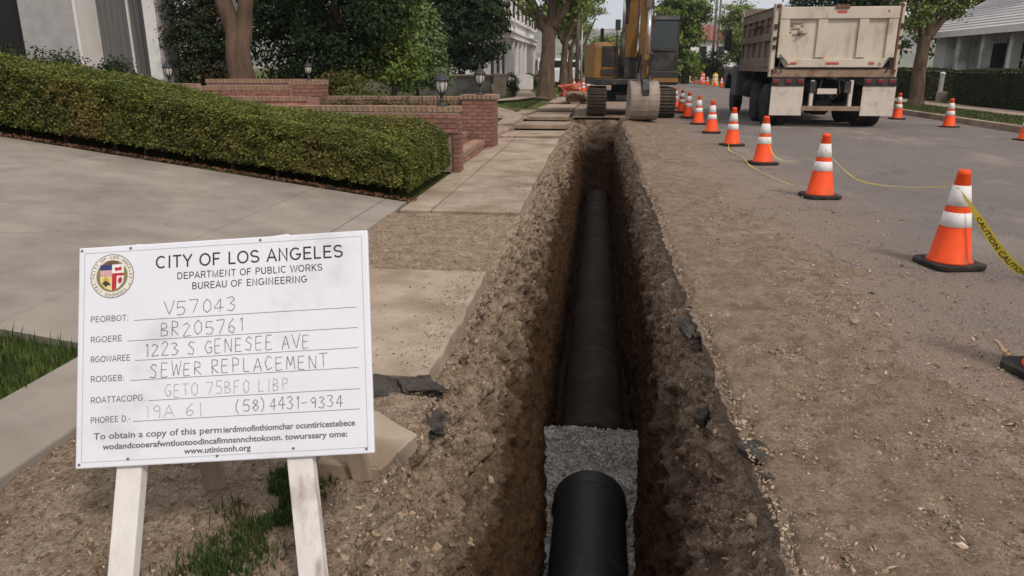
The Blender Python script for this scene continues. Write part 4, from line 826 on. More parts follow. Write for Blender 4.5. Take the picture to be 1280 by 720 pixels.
def hand(s, u, v, width, hgt, mat, wd=0.0021, seed=1, slope=0.0):
    rnd = random.Random(seed); adv = []
    for ch in s: adv.append(0.6 if ch == ' ' else 0.62 if ch in '1I.' else 1.05 if ch in 'WM' else 0.98)
    k = width / sum(adv); x = 0
    for ch, a in zip(s, adv):
        b = MB()
        if ch != ' ':
            jx, jy, sz = rnd.uniform(-.04, .04), rnd.uniform(-.05, .05), rnd.uniform(.92, 1.06)
            for st in GL[ch]:
                pts = []
                st = [(p[0] + rnd.uniform(-.03, .03), p[1] + rnd.uniform(-.03, .03)) for p in st]
                for i in range(len(st) - 1):           # smooth a little
                    p0, p1, p2, p3 = st[max(i - 1, 0)], st[i], st[i + 1], st[min(i + 2, len(st) - 1)]
                    for q in range(5):
                        t_ = q / 5; c1 = 0.16
                        h = lambda a_: p1[a_] * (2 * t_**3 - 3 * t_**2 + 1) + (p2[a_] - p0[a_]) * c1 * (t_**3 - 2 * t_**2 + t_) + p2[a_] * (-2 * t_**3 + 3 * t_**2) + (p3[a_] - p1[a_]) * c1 * (t_**3 - t_**2)
                        pts.append((h(0), h(1)))
                pts.append(st[-1])
                P = [Vector((u + (x + (p[0] + jx) * 0.92) * k, v + (p[1] * sz + jy) * hgt + slope * x * k, 0)) for p in pts]
                for i in range(len(P) - 1):
                    d = P[i + 1] - P[i]
                    if d.length < 1e-6: continue
                    d.normalize(); nrm = Vector((-d.y, d.x, 0)) * wd * 0.5 * rnd.uniform(.8, 1.2); e_ = d * wd * 0.3
                    b.add([SP(*(q[:2]), 0.0008) for q in (P[i] - e_ - nrm, P[i + 1] + e_ - nrm, P[i + 1] + e_ + nrm, P[i] - e_ + nrm)], [(0, 1, 2, 3)])
        x += a
        if b.f: b.build('handwritten_letter', mat, board, fix=False)
hand('V57043', -0.182, 0.112, 0.235, 0.042, m_pen, seed=1)
hand('BR205761', -0.196, 0.046, 0.268, 0.042, m_pen, seed=2)
hand('1223 S GENESEE AVE', -0.243, -0.013, 0.52, 0.041, m_pen, seed=3)
hand('SEWER REPLACEMENT', -0.226, -0.076, 0.555, 0.041, m_pen, seed=4)
hand('GETO 75BFO LIBP', -0.182, -0.138, 0.39, 0.037, m_pen2, seed=5)
hand('I9A 6I', -0.244, -0.2, 0.19, 0.038, m_pen2, seed=6)
hand('(58)4431-9334', 0.035, -0.196, 0.337, 0.036, m_pen, seed=7)
# city seal
def disc(u, v, r, mat, name, w_, parent, n=40, r0=0.0, a0=0, a1=2 * math.pi):
    b = MB(); P = [a0 + (a1 - a0) * k / n for k in range(n + 1)]
    if r0: b.add([SP(u + q * math.cos(a), v + q * math.sin(a), w_) for a in P for q in (r0, r)], [(2 * k, 2 * k + 1, 2 * k + 3, 2 * k + 2) for k in range(n)])
    else: b.add([SP(u + r * math.cos(a), v + r * math.sin(a), w_) for a in P[:-1]], [tuple(range(n))])
    return b.build(name, mat, parent, fix=False)
flatm = lambda nm, r_, g_, b2: M(nm, C(r_, g_, b2), C(r_ * .93, g_ * .93, b2 * .93), 30, 0.6)
su, sv, sr = -0.348, 0.244, 0.069
seal = disc(su, sv, sr, flatm('seal_rim_brown', 120, 104, 86), 'city_seal', 0.0008, board)
disc(su, sv, sr * 0.965, flatm('seal_cream', 224, 218, 206), 'seal_ring', 0.0011, seal)
disc(su, sv, sr * 0.72, flatm('seal_olive', 134, 124, 84), 'seal_field', 0.0014, seal)
def spoly(pts, mat, name, w_=0.0017): MB().add([SP(su + a * sr, sv + b2 * sr, w_) for a, b2 in pts], [tuple(range(len(pts)))]).build(name, mat, seal, fix=False)
red, navy, wht, gold = flatm('seal_red', 186, 44, 48), flatm('seal_navy', 58, 62, 112), flatm('seal_white', 226, 222, 220), flatm('seal_gold', 204, 160, 66)
spoly([(-.55, .52), (0, .52), (0, -.02), (-.55, -.02)], wht, 'seal_quarter')
spoly([(-.55, .52), (0, .52), (0, .27), (-.55, .27)], navy, 'seal_canton', 0.0020)
for k in range(6): spoly([(-.53 + .092 * k, .26), (-.485 + .092 * k, .26), (-.485 + .092 * k, -.02), (-.53 + .092 * k, -.02)], red, 'seal_stripe', 0.0020)
spoly([(0, .52), (.55, .52), (.55, .12), (0, .12)], wht, 'seal_quarter')
spoly([(.1, .32), (.18, .4), (.28, .36), (.4, .43), (.46, .3), (.36, .22), (.3, .26), (.2, .2)], red, 'seal_lion', 0.0020)
spoly([(-.55, -.02), (0, -.02), (0, -.66), (-.3, -.55), (-.52, -.3)], flatm('seal_pale_gold', 222, 206, 150), 'seal_quarter')
spoly([(-.42, -.2), (-.36, -.08), (-.28, -.02), (-.18, -.08), (-.12, -.22), (-.2, -.26), (-.28, -.22), (-.34, -.28)], gold, 'seal_sun', 0.0020)
spoly([(-.46, -.32), (-.3, -.2), (-.1, -.3), (-.06, -.44), (-.2, -.4), (-.26, -.5), (-.36, -.4)], flatm('seal_dark', 62, 60, 44), 'seal_bear', 0.0023)
spoly([(0, .12), (.55, .12), (.55, -.02), (.52, -.3), (.3, -.55), (0, -.66)], wht, 'seal_quarter')
spoly([(0, .12), (.55, .12), (.55, 0), (.22, 0), (.2, -.58), (0, -.66)], red, 'seal_band', 0.0020)
spoly([(.28, -.16), (.38, -.04), (.48, -.16), (.44, -.3), (.36, -.38), (.28, -.28)], red, 'seal_eagle', 0.0020)
spoly([(-.4, .53), (-.2, .7), (.1, .72), (.35, .62), (.2, .53)], flatm('seal_brown', 112, 84, 62), 'seal_crest', 0.0020)
ring = 'CITY OF LOS ANGELES * FOUNDED 1781 *'
for k, ch in enumerate(ring):
    if ch == ' ': continue
    a = math.pi * 0.96 - 2 * math.pi * k / len(ring); text(ch, su + 0.8 * sr * math.cos(a), sv + 0.8 * sr * math.sin(a), 0.0125, flatm('seal_letter', 92, 82, 72), 'seal_letter', seal, None, w_=0.0014, rot=a - math.pi / 2, align='CENTER', bold=0.0002)
# screws
for (u, v) in ((-0.293, -0.317), (-0.02, -0.322), (0.212, -0.312), (0.432, -0.325), (-0.443, -0.327), (-0.445, 0.329), (-0.29, 0.328), (0.12, 0.328)):
    disc(u, v, 0.0045, m_grey, 'screw', 0.0012, board, 10)
# legs: front pair in the board's plane, rear pair raking back
def bar3(p, q, wv, dv, name, mat):
    p, q = Vector(p), Vector(q); d = (q - p).normalized(); a = (wv - d * wv.dot(d)).normalized(); b2 = d.cross(a).normalized(); hw, hd = dv[0] / 2, dv[1] / 2
    vs = [tuple(P + a * sa * hw + b2 * sb * hd) for P in (p, q) for sa, sb in ((-1, -1), (1, -1), (1, 1), (-1, 1))]
    return MB().add(vs, [(0, 1, 2, 3), (4, 7, 6, 5), (0, 4, 5, 1), (1, 5, 6, 2), (2, 6, 7, 3), (3, 7, 4, 0)]).build(name, mat, sign, bevel=0.003)
def ground_hit(u0, v0, u1, v1, w_=0):
    a, b2 = Vector(SP(u0, v0, w_)), Vector(SP(u1, v1, w_)); k = (-0.07 - a.z) / (b2.z - a.z); return tuple(a + (b2 - a) * k)
bar3(SP(-0.245, 0.342, -0.037), ground_hit(-0.292, -0.34, -0.322, -0.65, -0.037), ex, (0.078, 0.04), 'front_leg', m_leg)
bar3(SP(0.165, 0.344, -0.037), ground_hit(0.216, -0.34, 0.248, -0.65, -0.037), ex, (0.078, 0.04), 'front_leg', m_leg)
w2 = lambda p: (p[0] - sroot.x, p[1] - sroot.y, p[2])
bar3(w2((-1.42, 2.19, 0.89)), w2((-1.325, 2.215, -0.005)), ex, (0.07, 0.036), 'rear_leg', m_woodb)
bar3(w2((-0.97, 2.23, 0.92)), w2((-0.815, 2.33, -0.005)), ex, (0.07, 0.036), 'rear_leg', m_woodb)
sbox(-0.33, 0.25, 0.20, 0.26, -0.10, -0.062).build('cross_brace', m_woodb, sign)

# ------------------------------------------------------------------ traffic cones and tape
m_or = M('cone_orange', C(240, 84, 32), C(226, 72, 26), 6, 0.6, c3=C(164, 84, 56), s3=4, t3=(0.52, 0.75), spec=0.3)
m_cw = M('cone_white_band', C(228, 224, 222), C(214, 209, 206), 8, 0.55, c3=C(168, 156, 146), s3=5, t3=(0.52, 0.75), spec=0.3)
def make_cone(lowpoly=False):
    n = 20 if lowpoly else 40
    t = thing('traffic_cone', 'x', 'traffic cone')
    h0, H_ = 0.04, 0.72; r = lambda f: 0.038 + (0.148 - 0.038) * f         # f = 0 top, 1 bottom
    z = lambda f: H_ - f * (H_ - h0)
    c = 0.2; k = 0.055; out = [(-c + k, -c), (c - k, -c), (c, -c + k), (c, c - k), (c - k, c), (-c + k, c), (-c, c - k), (-c, -c + k)]
    MB().prism(out, 0.0, 0.036).build('base', m_rubber, t, bevel=0.008)
    MB().lathe([(r(1) + 0.012, h0 - 0.004), (r(1) + 0.012, h0 + 0.006), (r(.97), z(.97)), (r(0.5), z(.5)), (r(0.06), z(.06)), (r(0.06) + 0.004, z(.055)), (r(0.02) + 0.003, z(.02)), (r(0) - 0.004, z(0)), (r(0) - 0.014, z(0)), (r(0) - 0.016, z(0.03))], n=n).build('body', m_or, t, smooth=not lowpoly)
    for a, b2 in ((0.165, 0.385), (0.455, 0.61)):
        MB().lathe([(r(b2) + 0.0008, z(b2)), (r(b2) + 0.003, z(b2) + 0.001), (r(a) + 0.003, z(a) - 0.001), (r(a) + 0.0008, z(a))], n=n, cap=False).build('white_band', m_cw, t, smooth=True)
    return t
proto = make_cone(); index_kids(proto)
cones = [(2.68, 5.78, 'large orange cone with yellow caution tape tied round its top', 12), (2.57, 8.85, 'orange cone standing next along the row from the taped cone', 5), (2.55, 11.9, 'third orange cone along the row counted from the taped cone', -6), (2.55, 14.7, 'fourth orange cone along the row counted from the taped cone', 20),
         (2.56, 17.5, 'fifth orange cone along the row counted from the taped cone', 3), (2.6, 20.2, 'sixth orange cone of the row, beside the excavator bucket', 14), (2.62, 22.8, 'seventh orange cone of the row, beside the excavator track', 33), (2.7, 25.4, 'eighth orange cone of the row, beyond the excavator track', 8), (2.75, 28.2, 'last orange cone of the row along the trench, behind the excavator', 8),
         (2.265, 3.6, 'orange cone cut by the picture edge, only its rubber base corner showing', 17), (8.82, 20.25, 'orange cone alone by the far kerb in front of the clipped hedge', 10), (8.68, 23.3, 'orange cone by the far kerb close to the dump truck mud flap', 10), (8.83, 16.7, 'orange cone on the asphalt near the far kerb at the verge corner', 25)]
for i, (x, y, lab, rz) in enumerate(cones):
    o = proto if i == 0 else copy_tree(proto); o.location = (x, y, 0.006 if x < 4 else -0.028); o.rotation_euler = (R(random.uniform(-1.2, 1.2)) if i > 1 else 0, R(random.uniform(-1.2, 1.2)) if i > 1 else 0, R(rz + random.uniform(-20, 20) if i > 1 else rz)); o.scale = (1, 1, 1 if i < 2 else random.uniform(0.97, 1.03)); tag(o, lab, 'traffic cone', 'orange traffic cones set out along the dig')
m_tape = M('caution_tape_yellow', C(232, 212, 84), C(214, 192, 70), 6, 0.5, trans=0.15, spec=0.4)
m_tink = M('tape_black_print', C(50, 46, 34), C(70, 64, 44), 20, 0.6)
def tape(label, pts, widths, twist, letters=None):
    """ribbon: pts list, half-width vector from twist angle (0 = upright, 90 = flat)"""
    P = []
    for i in range(len(pts) - 1):
        p0, p1, p2, p3 = [Vector(pts[j]) for j in (max(i - 1, 0), i, i + 1, min(i + 2, len(pts) - 1))]
        for q in range(10):
            s = q / 10; P.append(0.5 * ((2 * p1) + (p2 - p0) * s + (2 * p0 - 5 * p1 + 4 * p2 - p3) * s * s + (3 * p1 - p0 - 3 * p2 + p3) * s**3))
    P.append(Vector(pts[-1])); n = len(P); fr_ = []
    for i, p in enumerate(P):
        d = (P[min(i + 1, n - 1)] - P[max(i - 1, 0)]).normalized(); f = i / (n - 1) * (len(pts) - 1); j = min(int(f), len(pts) - 2); f -= j
        wv = widths[j] + (widths[j + 1] - widths[j]) * f; tw = R(twist[j] + (twist[j + 1] - twist[j]) * f)
        r_ = d.cross(Vector((0, 0, 1)))
        r_ = r_.normalized() if r_.length > 1e-3 else Vector((1, 0, 0)); u_ = r_.cross(d); a = u_ * math.cos(tw) + r_ * math.sin(tw); fr_.append((p, d, a, wv))
    loc = Vector((pts[0][0], pts[0][1], 0))
    t = thing('caution_tape', label, 'tape', tuple(loc))
    b = MB(); vs = []
    for p, d, a, wv in fr_: vs += [tuple(p - loc - a * wv / 2), tuple(p - loc - a * wv * 0.1 + a.cross(d) * wv * 0.06), tuple(p - loc + a * wv / 2)]
    b.add(vs, [(3 * i + c, 3 * i + 3 + c, 3 * i + 4 + c, 3 * i + 1 + c) for i in range(n - 1) for c in (0, 1)]); b.build('ribbon', m_tape, t, smooth=True, fix=False)
    if letters:
        word, i0, i1 = letters
        cu = bpy.data.curves.new('txt', 'FONT'); cu.body = word; cu.size = 1.0; cu.resolution_u = 2; cu.offset = 0.02; ob = bpy.data.objects.new('txt', cu); COL.objects.link(ob); bpy.context.view_layer.update()
        me = bpy.data.meshes.new_from_object(ob.evaluated_get(bpy.context.evaluated_depsgraph_get())); bpy.data.objects.remove(ob)
        co = np.zeros(len(me.vertices) * 3); me.vertices.foreach_get('co', co); co = co.reshape(-1, 3); L_ = co[:, 0].max(); out = []
        for x, y, _ in co:
            f = i0 + (i1 - i0) * x / L_; i = min(int(f), n - 2); f -= i; p = fr_[i][0].lerp(fr_[i + 1][0], f); a = fr_[i][2].lerp(fr_[i + 1][2], f); wv = fr_[i][3]; nn = fr_[i][1].cross(a)
            out.append(p - loc + a * wv * (y - 0.35) * 0.85 + nn * (0.004 + wv * 0.05))
        me.vertices.foreach_set('co', np.array(out, np.float32).ravel()); me.update(); me.materials.clear(); me.name = 'tape_lettering'; link('tape_lettering', me, m_tink, t)
    return t
tape('yellow caution tape falling from the taped cone to the asphalt, black print on it', [(2.63, 5.74, 0.60), (2.70, 5.68, 0.50), (2.78, 5.60, 0.36), (2.88, 5.52, 0.20), (3.0, 5.46, 0.07), (3.12, 5.42, 0.03), (3.3, 5.40, 0.02)], [0.012, 0.022, 0.07, 0.075, 0.07, 0.03, 0.03], [0, 10, 20, 25, 20, 60, 80], ('CAUTION CAUTION', 17, 44))
tape('thin twisted yellow tape sagging between the taped cone and the next one', [(2.64, 5.80, 0.60), (2.58, 6.6, 0.47), (2.52, 7.4, 0.40), (2.54, 8.1, 0.44), (2.55, 8.82, 0.56)], [0.006, 0.004, 0.012, 0.004, 0.005], [0, 60, 20, 90, 0])
tape('yellow tape drooping between the second and third cones of the row', [(2.55, 8.88, 0.55), (2.48, 9.8, 0.30), (2.46, 10.8, 0.26), (2.54, 11.86, 0.5)], [0.005, 0.004, 0.012, 0.005], [0, 40, 80, 0])
tape('loose yellow tape lying crumpled on the ground behind the third cone', [(2.42, 9.6, 0.03), (2.3, 10.6, 0.035), (2.28, 11.5, 0.03), (2.36, 12.6, 0.04), (2.32, 13.6, 0.03), (2.46, 14.5, 0.05)], [0.008, 0.004, 0.014, 0.004, 0.016, 0.005], [70, 95, 60, 90, 75, 90])

# ------------------------------------------------------------------ excavator
m_yel = M('excavator_yellow', C(156, 112, 52), C(126, 90, 46), 3, 0.6, 0.1, 30, c3=C(122, 96, 64), s3=1.7, t3=(0.5, 0.7), spec=0.35)
m_dk = M('dark_steel', C(52, 49, 48), C(38, 36, 36), 5, 0.6, 0.15, 30, c3=C(92, 80, 68), s3=3, t3=(0.52, 0.75), spec=0.4)
m_trk = M('muddy_track_steel', C(92, 80, 70), C(58, 50, 45), 6, 0.85, 0.4, 20, c3=C(128, 108, 90), s3=3, t3=(0.5, 0.7))
m_bkt = M('worn_bucket_steel', C(150, 136, 124), C(122, 108, 98), 4, 0.7, 0.2, 20, c3=C(168, 154, 142), s3=1.5, t3=(0.5, 0.7), stretch=(1, 1, 0.3))
m_chr = M('hydraulic_chrome', C(196, 196, 198), C(180, 180, 182), 5, 0.25, metal=0.7)
m_cabglass = M('cab_glass', C(38, 48, 48), C(30, 38, 38), 2, 0.08, spec=0.6)
ex_ = thing('excavator', 'yellow tracked excavator with raised boom and bucket resting on the ground', 'excavator', (0.94, 24.2, 0.0)); ex_.scale = (0.92, 1, 1)
def track(xc):
    n = 40; L_, r_ = 1.3, 0.4; tot = 4 * L_ + 2 * math.pi * r_; fr = MB()
    belt = MB().prism([(-L_ + (r_ - .05) * math.sin(a) * -1, r_ + (r_ - .05) * math.cos(a)) for a in np.linspace(0, math.pi, 10)] + [(L_ + (r_ - .05) * math.sin(a), r_ - (r_ - .05) * math.cos(a)) for a in np.linspace(0, math.pi, 10)], xc - 0.22, xc + 0.22, 'X').build('track', m_trk, ex_)
    me = None
    for k in range(n):
        s = k / n * tot
        if s < 2 * L_: y, z, a = -L_ + s, 2 * r_, 0
        elif s < 2 * L_ + math.pi * r_: t_ = (s - 2 * L_) / r_; y, z, a = L_ + r_ * math.sin(t_), r_ + r_ * math.cos(t_), -t_
        elif s < 4 * L_ + math.pi * r_: y, z, a = L_ - (s - 2 * L_ - math.pi * r_), 0, math.pi
        else: t_ = (s - 4 * L_ - math.pi * r_) / r_; y, z, a = -L_ - r_ * math.sin(t_), r_ - r_ * math.cos(t_), math.pi - t_
        if me is None:
            o = MB().box((0, 0, -0.02), (0.62, 0.165, 0.03)).box((0, 0.04, 0.01), (0.61, 0.03, 0.05)).box((0, -0.05, 0.005), (0.61, 0.025, 0.035)).build('track_shoe', m_trk, belt); me = o.data
        else: o = link('track_shoe', me, None, belt)
        o.location = (xc, y, z * 0.96 + 0.035); o.rotation_euler = (a, 0, 0)
    for y in (-1.3, 1.3): MB().lathe([(0.1, -0.26), (0.3, -0.25), (0.3, 0.25), (0.1, 0.26)], (xc, y, r_ + 0.02), 16, 'X').build('idler', m_dk, belt)
track(-1.09); track(1.09)
MB().lo((-0.85, -0.75, 0.42), (0.85, 0.75, 0.72)).lo((-0.5, -1.1, 0.45), (0.5, 1.1, 0.62)).build('undercarriage', m_dk, ex_, bevel=0.03)
MB().lathe([(0.62, 0.7), (0.62, 0.92)], n=24).build('slew_ring', m_dk, ex_)
UP = Matrix.Rotation(R(7.5), 4, 'Z')                                             # upper structure slewed a little
def upb(b):
    b.v = [tuple(UP @ Vector(p)) for p in b.v]; return b
upb(MB().lo((-1.34, -1.25, 0.92), (1.3, 1.7, 1.1))).build('platform', m_dk, ex_, bevel=0.03)
body = upb(MB().prism([(-1.1, 1.1), (1.7, 1.1), (1.75, 2.12), (-0.95, 2.14), (-1.1, 2.0)], -1.36, -0.6, 'X')).build('engine_housing', m_yel, ex_, bevel=0.04)
upb(MB().lo((-1.12, -1.13, 1.45), (-0.66, -1.105, 2.02))).build('front_grille', m_dk, body)
for k in range(8): upb(MB().lo((-1.1, -1.15, 1.50 + 0.062 * k), (-0.68, -1.13, 1.53 + 0.062 * k))).build('louvre', m_dk, body)
upb(MB().lo((-1.14, -1.14, 1.2), (-0.64, -1.11, 1.38))).build('name_plate', m_dk, body)
nm = None
upb(MB().lo((-1.35, 1.4, 1.05), (1.3, 1.95, 1.95))).build('counterweight', m_yel, ex_, bevel=0.08)
upb(MB().tube([(-1.02, -0.2, 2.1), (-1.02, -0.2, 2.55)], 0.06, 10)).build('exhaust_stack', m_dk, body)
cabo = upb(MB().lo((0.45, -1.15, 1.1), (1.32, 0.75, 1.32)).lo((0.45, 0.6, 1.3), (1.32, 0.75, 2.8)).prism([(-1.1, 2.74), (0.76, 2.74), (0.72, 2.87), (-1.02, 2.87)], 0.43, 1.34, 'X')).build('cab', m_dk, ex_, bevel=0.03)
for x in (0.48, 1.29):
    for y in (-1.08, 0.1): upb(MB().bar((x, y, 1.25), (x, y + 0.08, 2.78), 0.07, 0.09)).build('cab_post', m_dk, cabo)
upb(MB().lo((0.52, -1.09, 1.95), (1.26, -1.075, 2.72))).build('windscreen', m_cabglass, cabo)
upb(MB().lo((0.52, -1.09, 1.33), (1.26, -1.075, 1.9))).build('lower_windscreen', m_dk, cabo)
upb(MB().lo((0.5, -1.13, 1.89), (1.28, -1.07, 1.96))).build('window_bar', m_dk, cabo)
upb(MB().lo((1.30, -1.0, 1.4), (1.315, 0.6, 2.72))).build('side_window', m_cabglass, cabo)
upb(MB().lo((0.46, -1.0, 1.4), (0.475, 0.6, 2.72))).build('side_window', m_cabglass, cabo)
upb(MB().lo((0.5, -1.28, 1.0), (1.33, -1.13, 1.12))).build('cab_step', m_yel, ex_)
upb(MB().box((0.9, -0.3, 1.75), (0.4, 0.3, 0.7))).build('operator_seat', m_dk, cabo, bevel=0.05)
upb(MB().tube([(-0.68, -1.15, 1.1), (-0.68, -1.2, 2.5), (-0.6, -1.1, 2.62)], 0.02, 6)).build('handrail', m_dk, ex_)
upb(MB().box((-0.66, -1.2, 2.6), (0.16, 0.05, 0.3))).build('mirror', m_dk, ex_)
upb(MB().lo((-0.58, -0.9, 1.1), (0.42, 1.4, 1.75))).build('boom_foot', m_dk, ex_, bevel=0.03)
def arm(path, x, w_, name, mat, parent=ex_):
    """path of (y, z, depth): plate arm of width w_ at x"""
    up_, lo_ = [], []
    for i, (y, z, d) in enumerate(path):
        a = path[max(i - 1, 0)]; c = path[min(i + 1, len(path) - 1)]; dy, dz_ = c[0] - a[0], c[1] - a[1]; l = math.hypot(dy, dz_)
        up_.append((y - dz_ / l * d / 2, z + dy / l * d / 2)); lo_.append((y + dz_ / l * d / 2, z - dy / l * d / 2))
    return upb(MB().prism(up_ + lo_[::-1], x - w_ / 2, x + w_ / 2, 'X')).build(name, mat, parent, bevel=0.025)
bx = -0.19
boom = arm([(-0.55, 1.25, 0.42), (-0.75, 2.2, 0.55), (-1.05, 3.3, 0.62), (-1.6, 4.4, 0.6), (-2.5, 5.1, 0.5), (-3.1, 5.2, 0.4)], bx, 0.42, 'boom', m_yel)
arm([(-0.98, 2.7, 0.5), (-1.15, 3.3, 0.56), (-1.5, 4.0, 0.5)], bx - 0.2, 0.12, 'boom_dark_plate', m_dk, boom)  # dark plate over the boom's upper left side
for s in (-1, 1): arm([(-0.6, 1.25, 0.2), (-0.9, 1.8, 0.2)], bx + 0.27 * s, 0.06, 'boom_bracket', m_dk, boom)
for s in (-1, 1):
    upb(MB().tube([(bx + 0.3 * s, -1.15, 1.15), (bx + 0.3 * s, -1.25, 2.4)], 0.09, 12)).build('boom_cylinder', m_dk, boom, smooth=True)
    upb(MB().tube([(bx + 0.3 * s, -1.25, 2.4), (bx + 0.3 * s, -1.35, 3.5)], 0.05, 12)).build('cylinder_rod', m_chr, boom, smooth=True)
stick = arm([(-2.75, 5.55, 0.35), (-2.95, 4.9, 0.5), (-3.05, 3.6, 0.44), (-3.2, 2.2, 0.34), (-3.32, 1.1, 0.26)], bx + 0.03, 0.28, 'stick', m_yel)
upb(MB().tube([(bx + 0.06, -3.3, 4.3), (bx + 0.06, -3.45, 2.9)], 0.085, 12)).build('bucket_cylinder', m_chr, stick, smooth=True)
upb(MB().tube([(bx + 0.06, -3.45, 2.9), (bx + 0.06, -3.6, 1.75)], 0.05, 12)).build('cylinder_rod', m_chr, stick, smooth=True)
for s in (-1, 1):
    upb(MB().bar((bx + 0.17 * s, -3.6, 1.78), (bx + 0.17 * s, -3.26, 1.35), 0.05, 0.12)).build('link_arm', m_dk, stick)
    upb(MB().bar((bx + 0.12 * s, -3.6, 1.78), (bx + 0.12 * s, -3.55, 0.95), 0.05, 0.12)).build('link_arm', m_dk, stick)
for k, s in enumerate((-0.19, 0.2)): upb(MB().tube([(bx + s, -2.9, 4.6), (bx + s, -3.15, 3.5), (bx + s * 1.15, -3.3, 2.4), (bx + s * 0.9, -3.5, 1.9)], 0.022, 6)).build('hydraulic_hose', m_dk, stick)
def bucket():
    w_ = 0.80; prof = [(-3.15, 1.06), (-3.35, 1.085), (-3.5, 1.06), (-3.63, 0.99), (-3.73, 0.89), (-3.795, 0.76), (-3.82, 0.61), (-3.81, 0.46), (-3.77, 0.32), (-3.69, 0.19), (-3.57, 0.1), (-3.42, 0.06), (-3.05, 0.05)]
    inn = [(y + 0.03 * (1 if y < -3.3 else 0), z + (0.02 if z < 0.3 else -0.02)) for y, z in prof]
    b = upb(MB().prism(prof + inn[::-1], bx - w_ / 2, bx + w_ / 2, 'X')).build('bucket', m_bkt, ex_, bevel=0.012)
    for s in (-1, 1): upb(MB().prism(prof + [(-2.95, 0.2), (-3.05, 0.75)], bx + s * w_ / 2 - 0.015, bx + s * w_ / 2 + 0.015, 'X')).build('bucket_side', m_bkt, b)
    for s in (-1, 1): upb(MB().prism([(-3.2, 1.0), (-3.6, 0.98), (-3.72, 0.85), (-3.5, 1.28), (-3.28, 1.28)], bx + s * 0.14 - 0.025, bx + s * 0.14 + 0.025, 'X')).build('bucket_ear', m_bkt, b)
    upb(MB().prism([(-3.78, 0.62), (-3.86, 0.86), (-3.72, 1.12), (-3.5, 1.14)], bx - 0.09, bx + 0.09, 'X')).build('bucket_ear', m_dk, b)
    for k in range(5): upb(MB().box((bx - 0.32 + 0.16 * k, -2.98, 0.06), (0.07, 0.26, 0.05), taper=0.6)).build('bucket_tooth', m_dk, b)
bucket()

# ------------------------------------------------------------------ dump truck
m_cream = M('truck_cream_paint', C(204, 192, 176), C(186, 172, 154), 2.2, 0.75, 0.1, 25, c3=C(156, 134, 112), s3=2.4, t3=(0.55, 0.75), spec=0.25, stretch=(1, 1, 0.5))
m_side = M('truck_darker_side', C(134, 120, 106), C(112, 98, 86), 2.5, 0.8, 0.15, 25, c3=C(98, 82, 70), s3=2.0, t3=(0.5, 0.72))  # bed and sides toned darker than the cream tailgate
m_flap = M('white_mud_flap', C(206, 194, 182), C(190, 176, 164), 3, 0.75, c3=C(160, 140, 122), s3=3, t3=(0.55, 0.75))
m_red = M('tail_lamp_red', C(122, 38, 34), C(96, 30, 28), 10, 0.3, spec=0.5)
m_reflect = M('red_reflector_tape', C(190, 60, 52), C(170, 90, 78), 10, 0.5)
m_rust = M('rusty_edge', C(128, 92, 72), C(100, 74, 60), 6, 0.9, 0.3, 30)
m_sill = M('dusty_steel_sill', C(156, 134, 114), C(128, 104, 86), 4, 0.85, 0.2, 30, c3=C(110, 80, 64), s3=3, t3=(0.5, 0.7))
m_cabp = M('truck_cab_grey', C(72, 76, 82), C(58, 62, 68), 3, 0.5, spec=0.4)
m_stencil = M('dark_stencil', C(92, 82, 74), C(150, 136, 120), 30, 0.9)
tr = thing('dump_truck', 'dirty cream dump truck with white mud flaps seen from behind', 'dump truck', (5.63, 19.55, -0.02), R(-0.5))
W2 = 1.47; zb, zt = 1.42, 2.84
def tb(n_, mat, a, b_, parent=tr, bev=0.0): return MB().lo(a, b_).build(n_, mat, parent, bevel=bev)
bed = MB().lo((-W2, 0.12, zb - 0.08), (W2, 4.6, zb + 0.04)).lo((-W2 + 0.05, 4.45, zb), (W2 - 0.05, 4.55, zt + 0.25)).build('bed', m_side, tr)
for s in (-1, 1):
    tb('side_board', m_side, (s * (W2 - 0.1) - 0.03, 0.14, zb), (s * (W2 - 0.1) + 0.03, 4.45, zt), bed)
    for z0, z1 in ((zb, zb + 0.26), (2.08, 2.26), (zt - 0.22, zt + 0.02)): tb('side_rail', m_side, (s * W2 - 0.07 if s > 0 else -W2, 0.16, z0), (W2 if s > 0 else -W2 + 0.07, 4.48, z1), bed, 0.015)
    for k in range(6): y0 = 0.2 + k * 0.83; tb('side_rib', m_side, (s * W2 - 0.065 if s > 0 else -W2 + 0.005, y0, zb + 0.2), (W2 - 0.005 if s > 0 else -W2 + 0.065, y0 + 0.12, zt - 0.1), bed, 0.01)
    tb('corner_post', m_cream, (s * W2 - 0.08 if s > 0 else -W2 - 0.02, -0.02, zb - 0.2), (W2 + 0.02 if s > 0 else -W2 + 0.08, 0.16, zt + 0.08), bed, 0.015)
for s in (-1, 1): MB().prism([(0.2, zt), (4.2, zt + 0.02), (4.45, zt + 0.22), (4.45, zt)], s * W2 - 0.03, s * W2 + 0.01, 'X').build('side_top', m_side, bed)
MB().lo((-W2 + 0.1, 4.5, zt - 0.1), (W2 - 0.1, 5.4, zt + 0.25)).build('cab_guard', m_cream, bed, bevel=0.03)
heap = chunk('load_of_earth', 'x', 'x', (0, 2.4, zt - 0.45), (2.3, 3.9, 0.3), 2.2, m_dirt); heap.parent = bed
for k_ in ('label', 'category'): del heap[k_]
g_ = MB().prism([(-W2 + 0.12, zt - 0.02), (W2 - 0.12, zt - 0.02), (W2 - 0.12, zb + 0.33), (W2 - 0.34, zb + 0.02), (-W2 + 0.34, zb + 0.02), (-W2 + 0.12, zb + 0.33)], -0.02, 0.06, 'Y').build('tailgate', m_cream, tr, bevel=0.01)
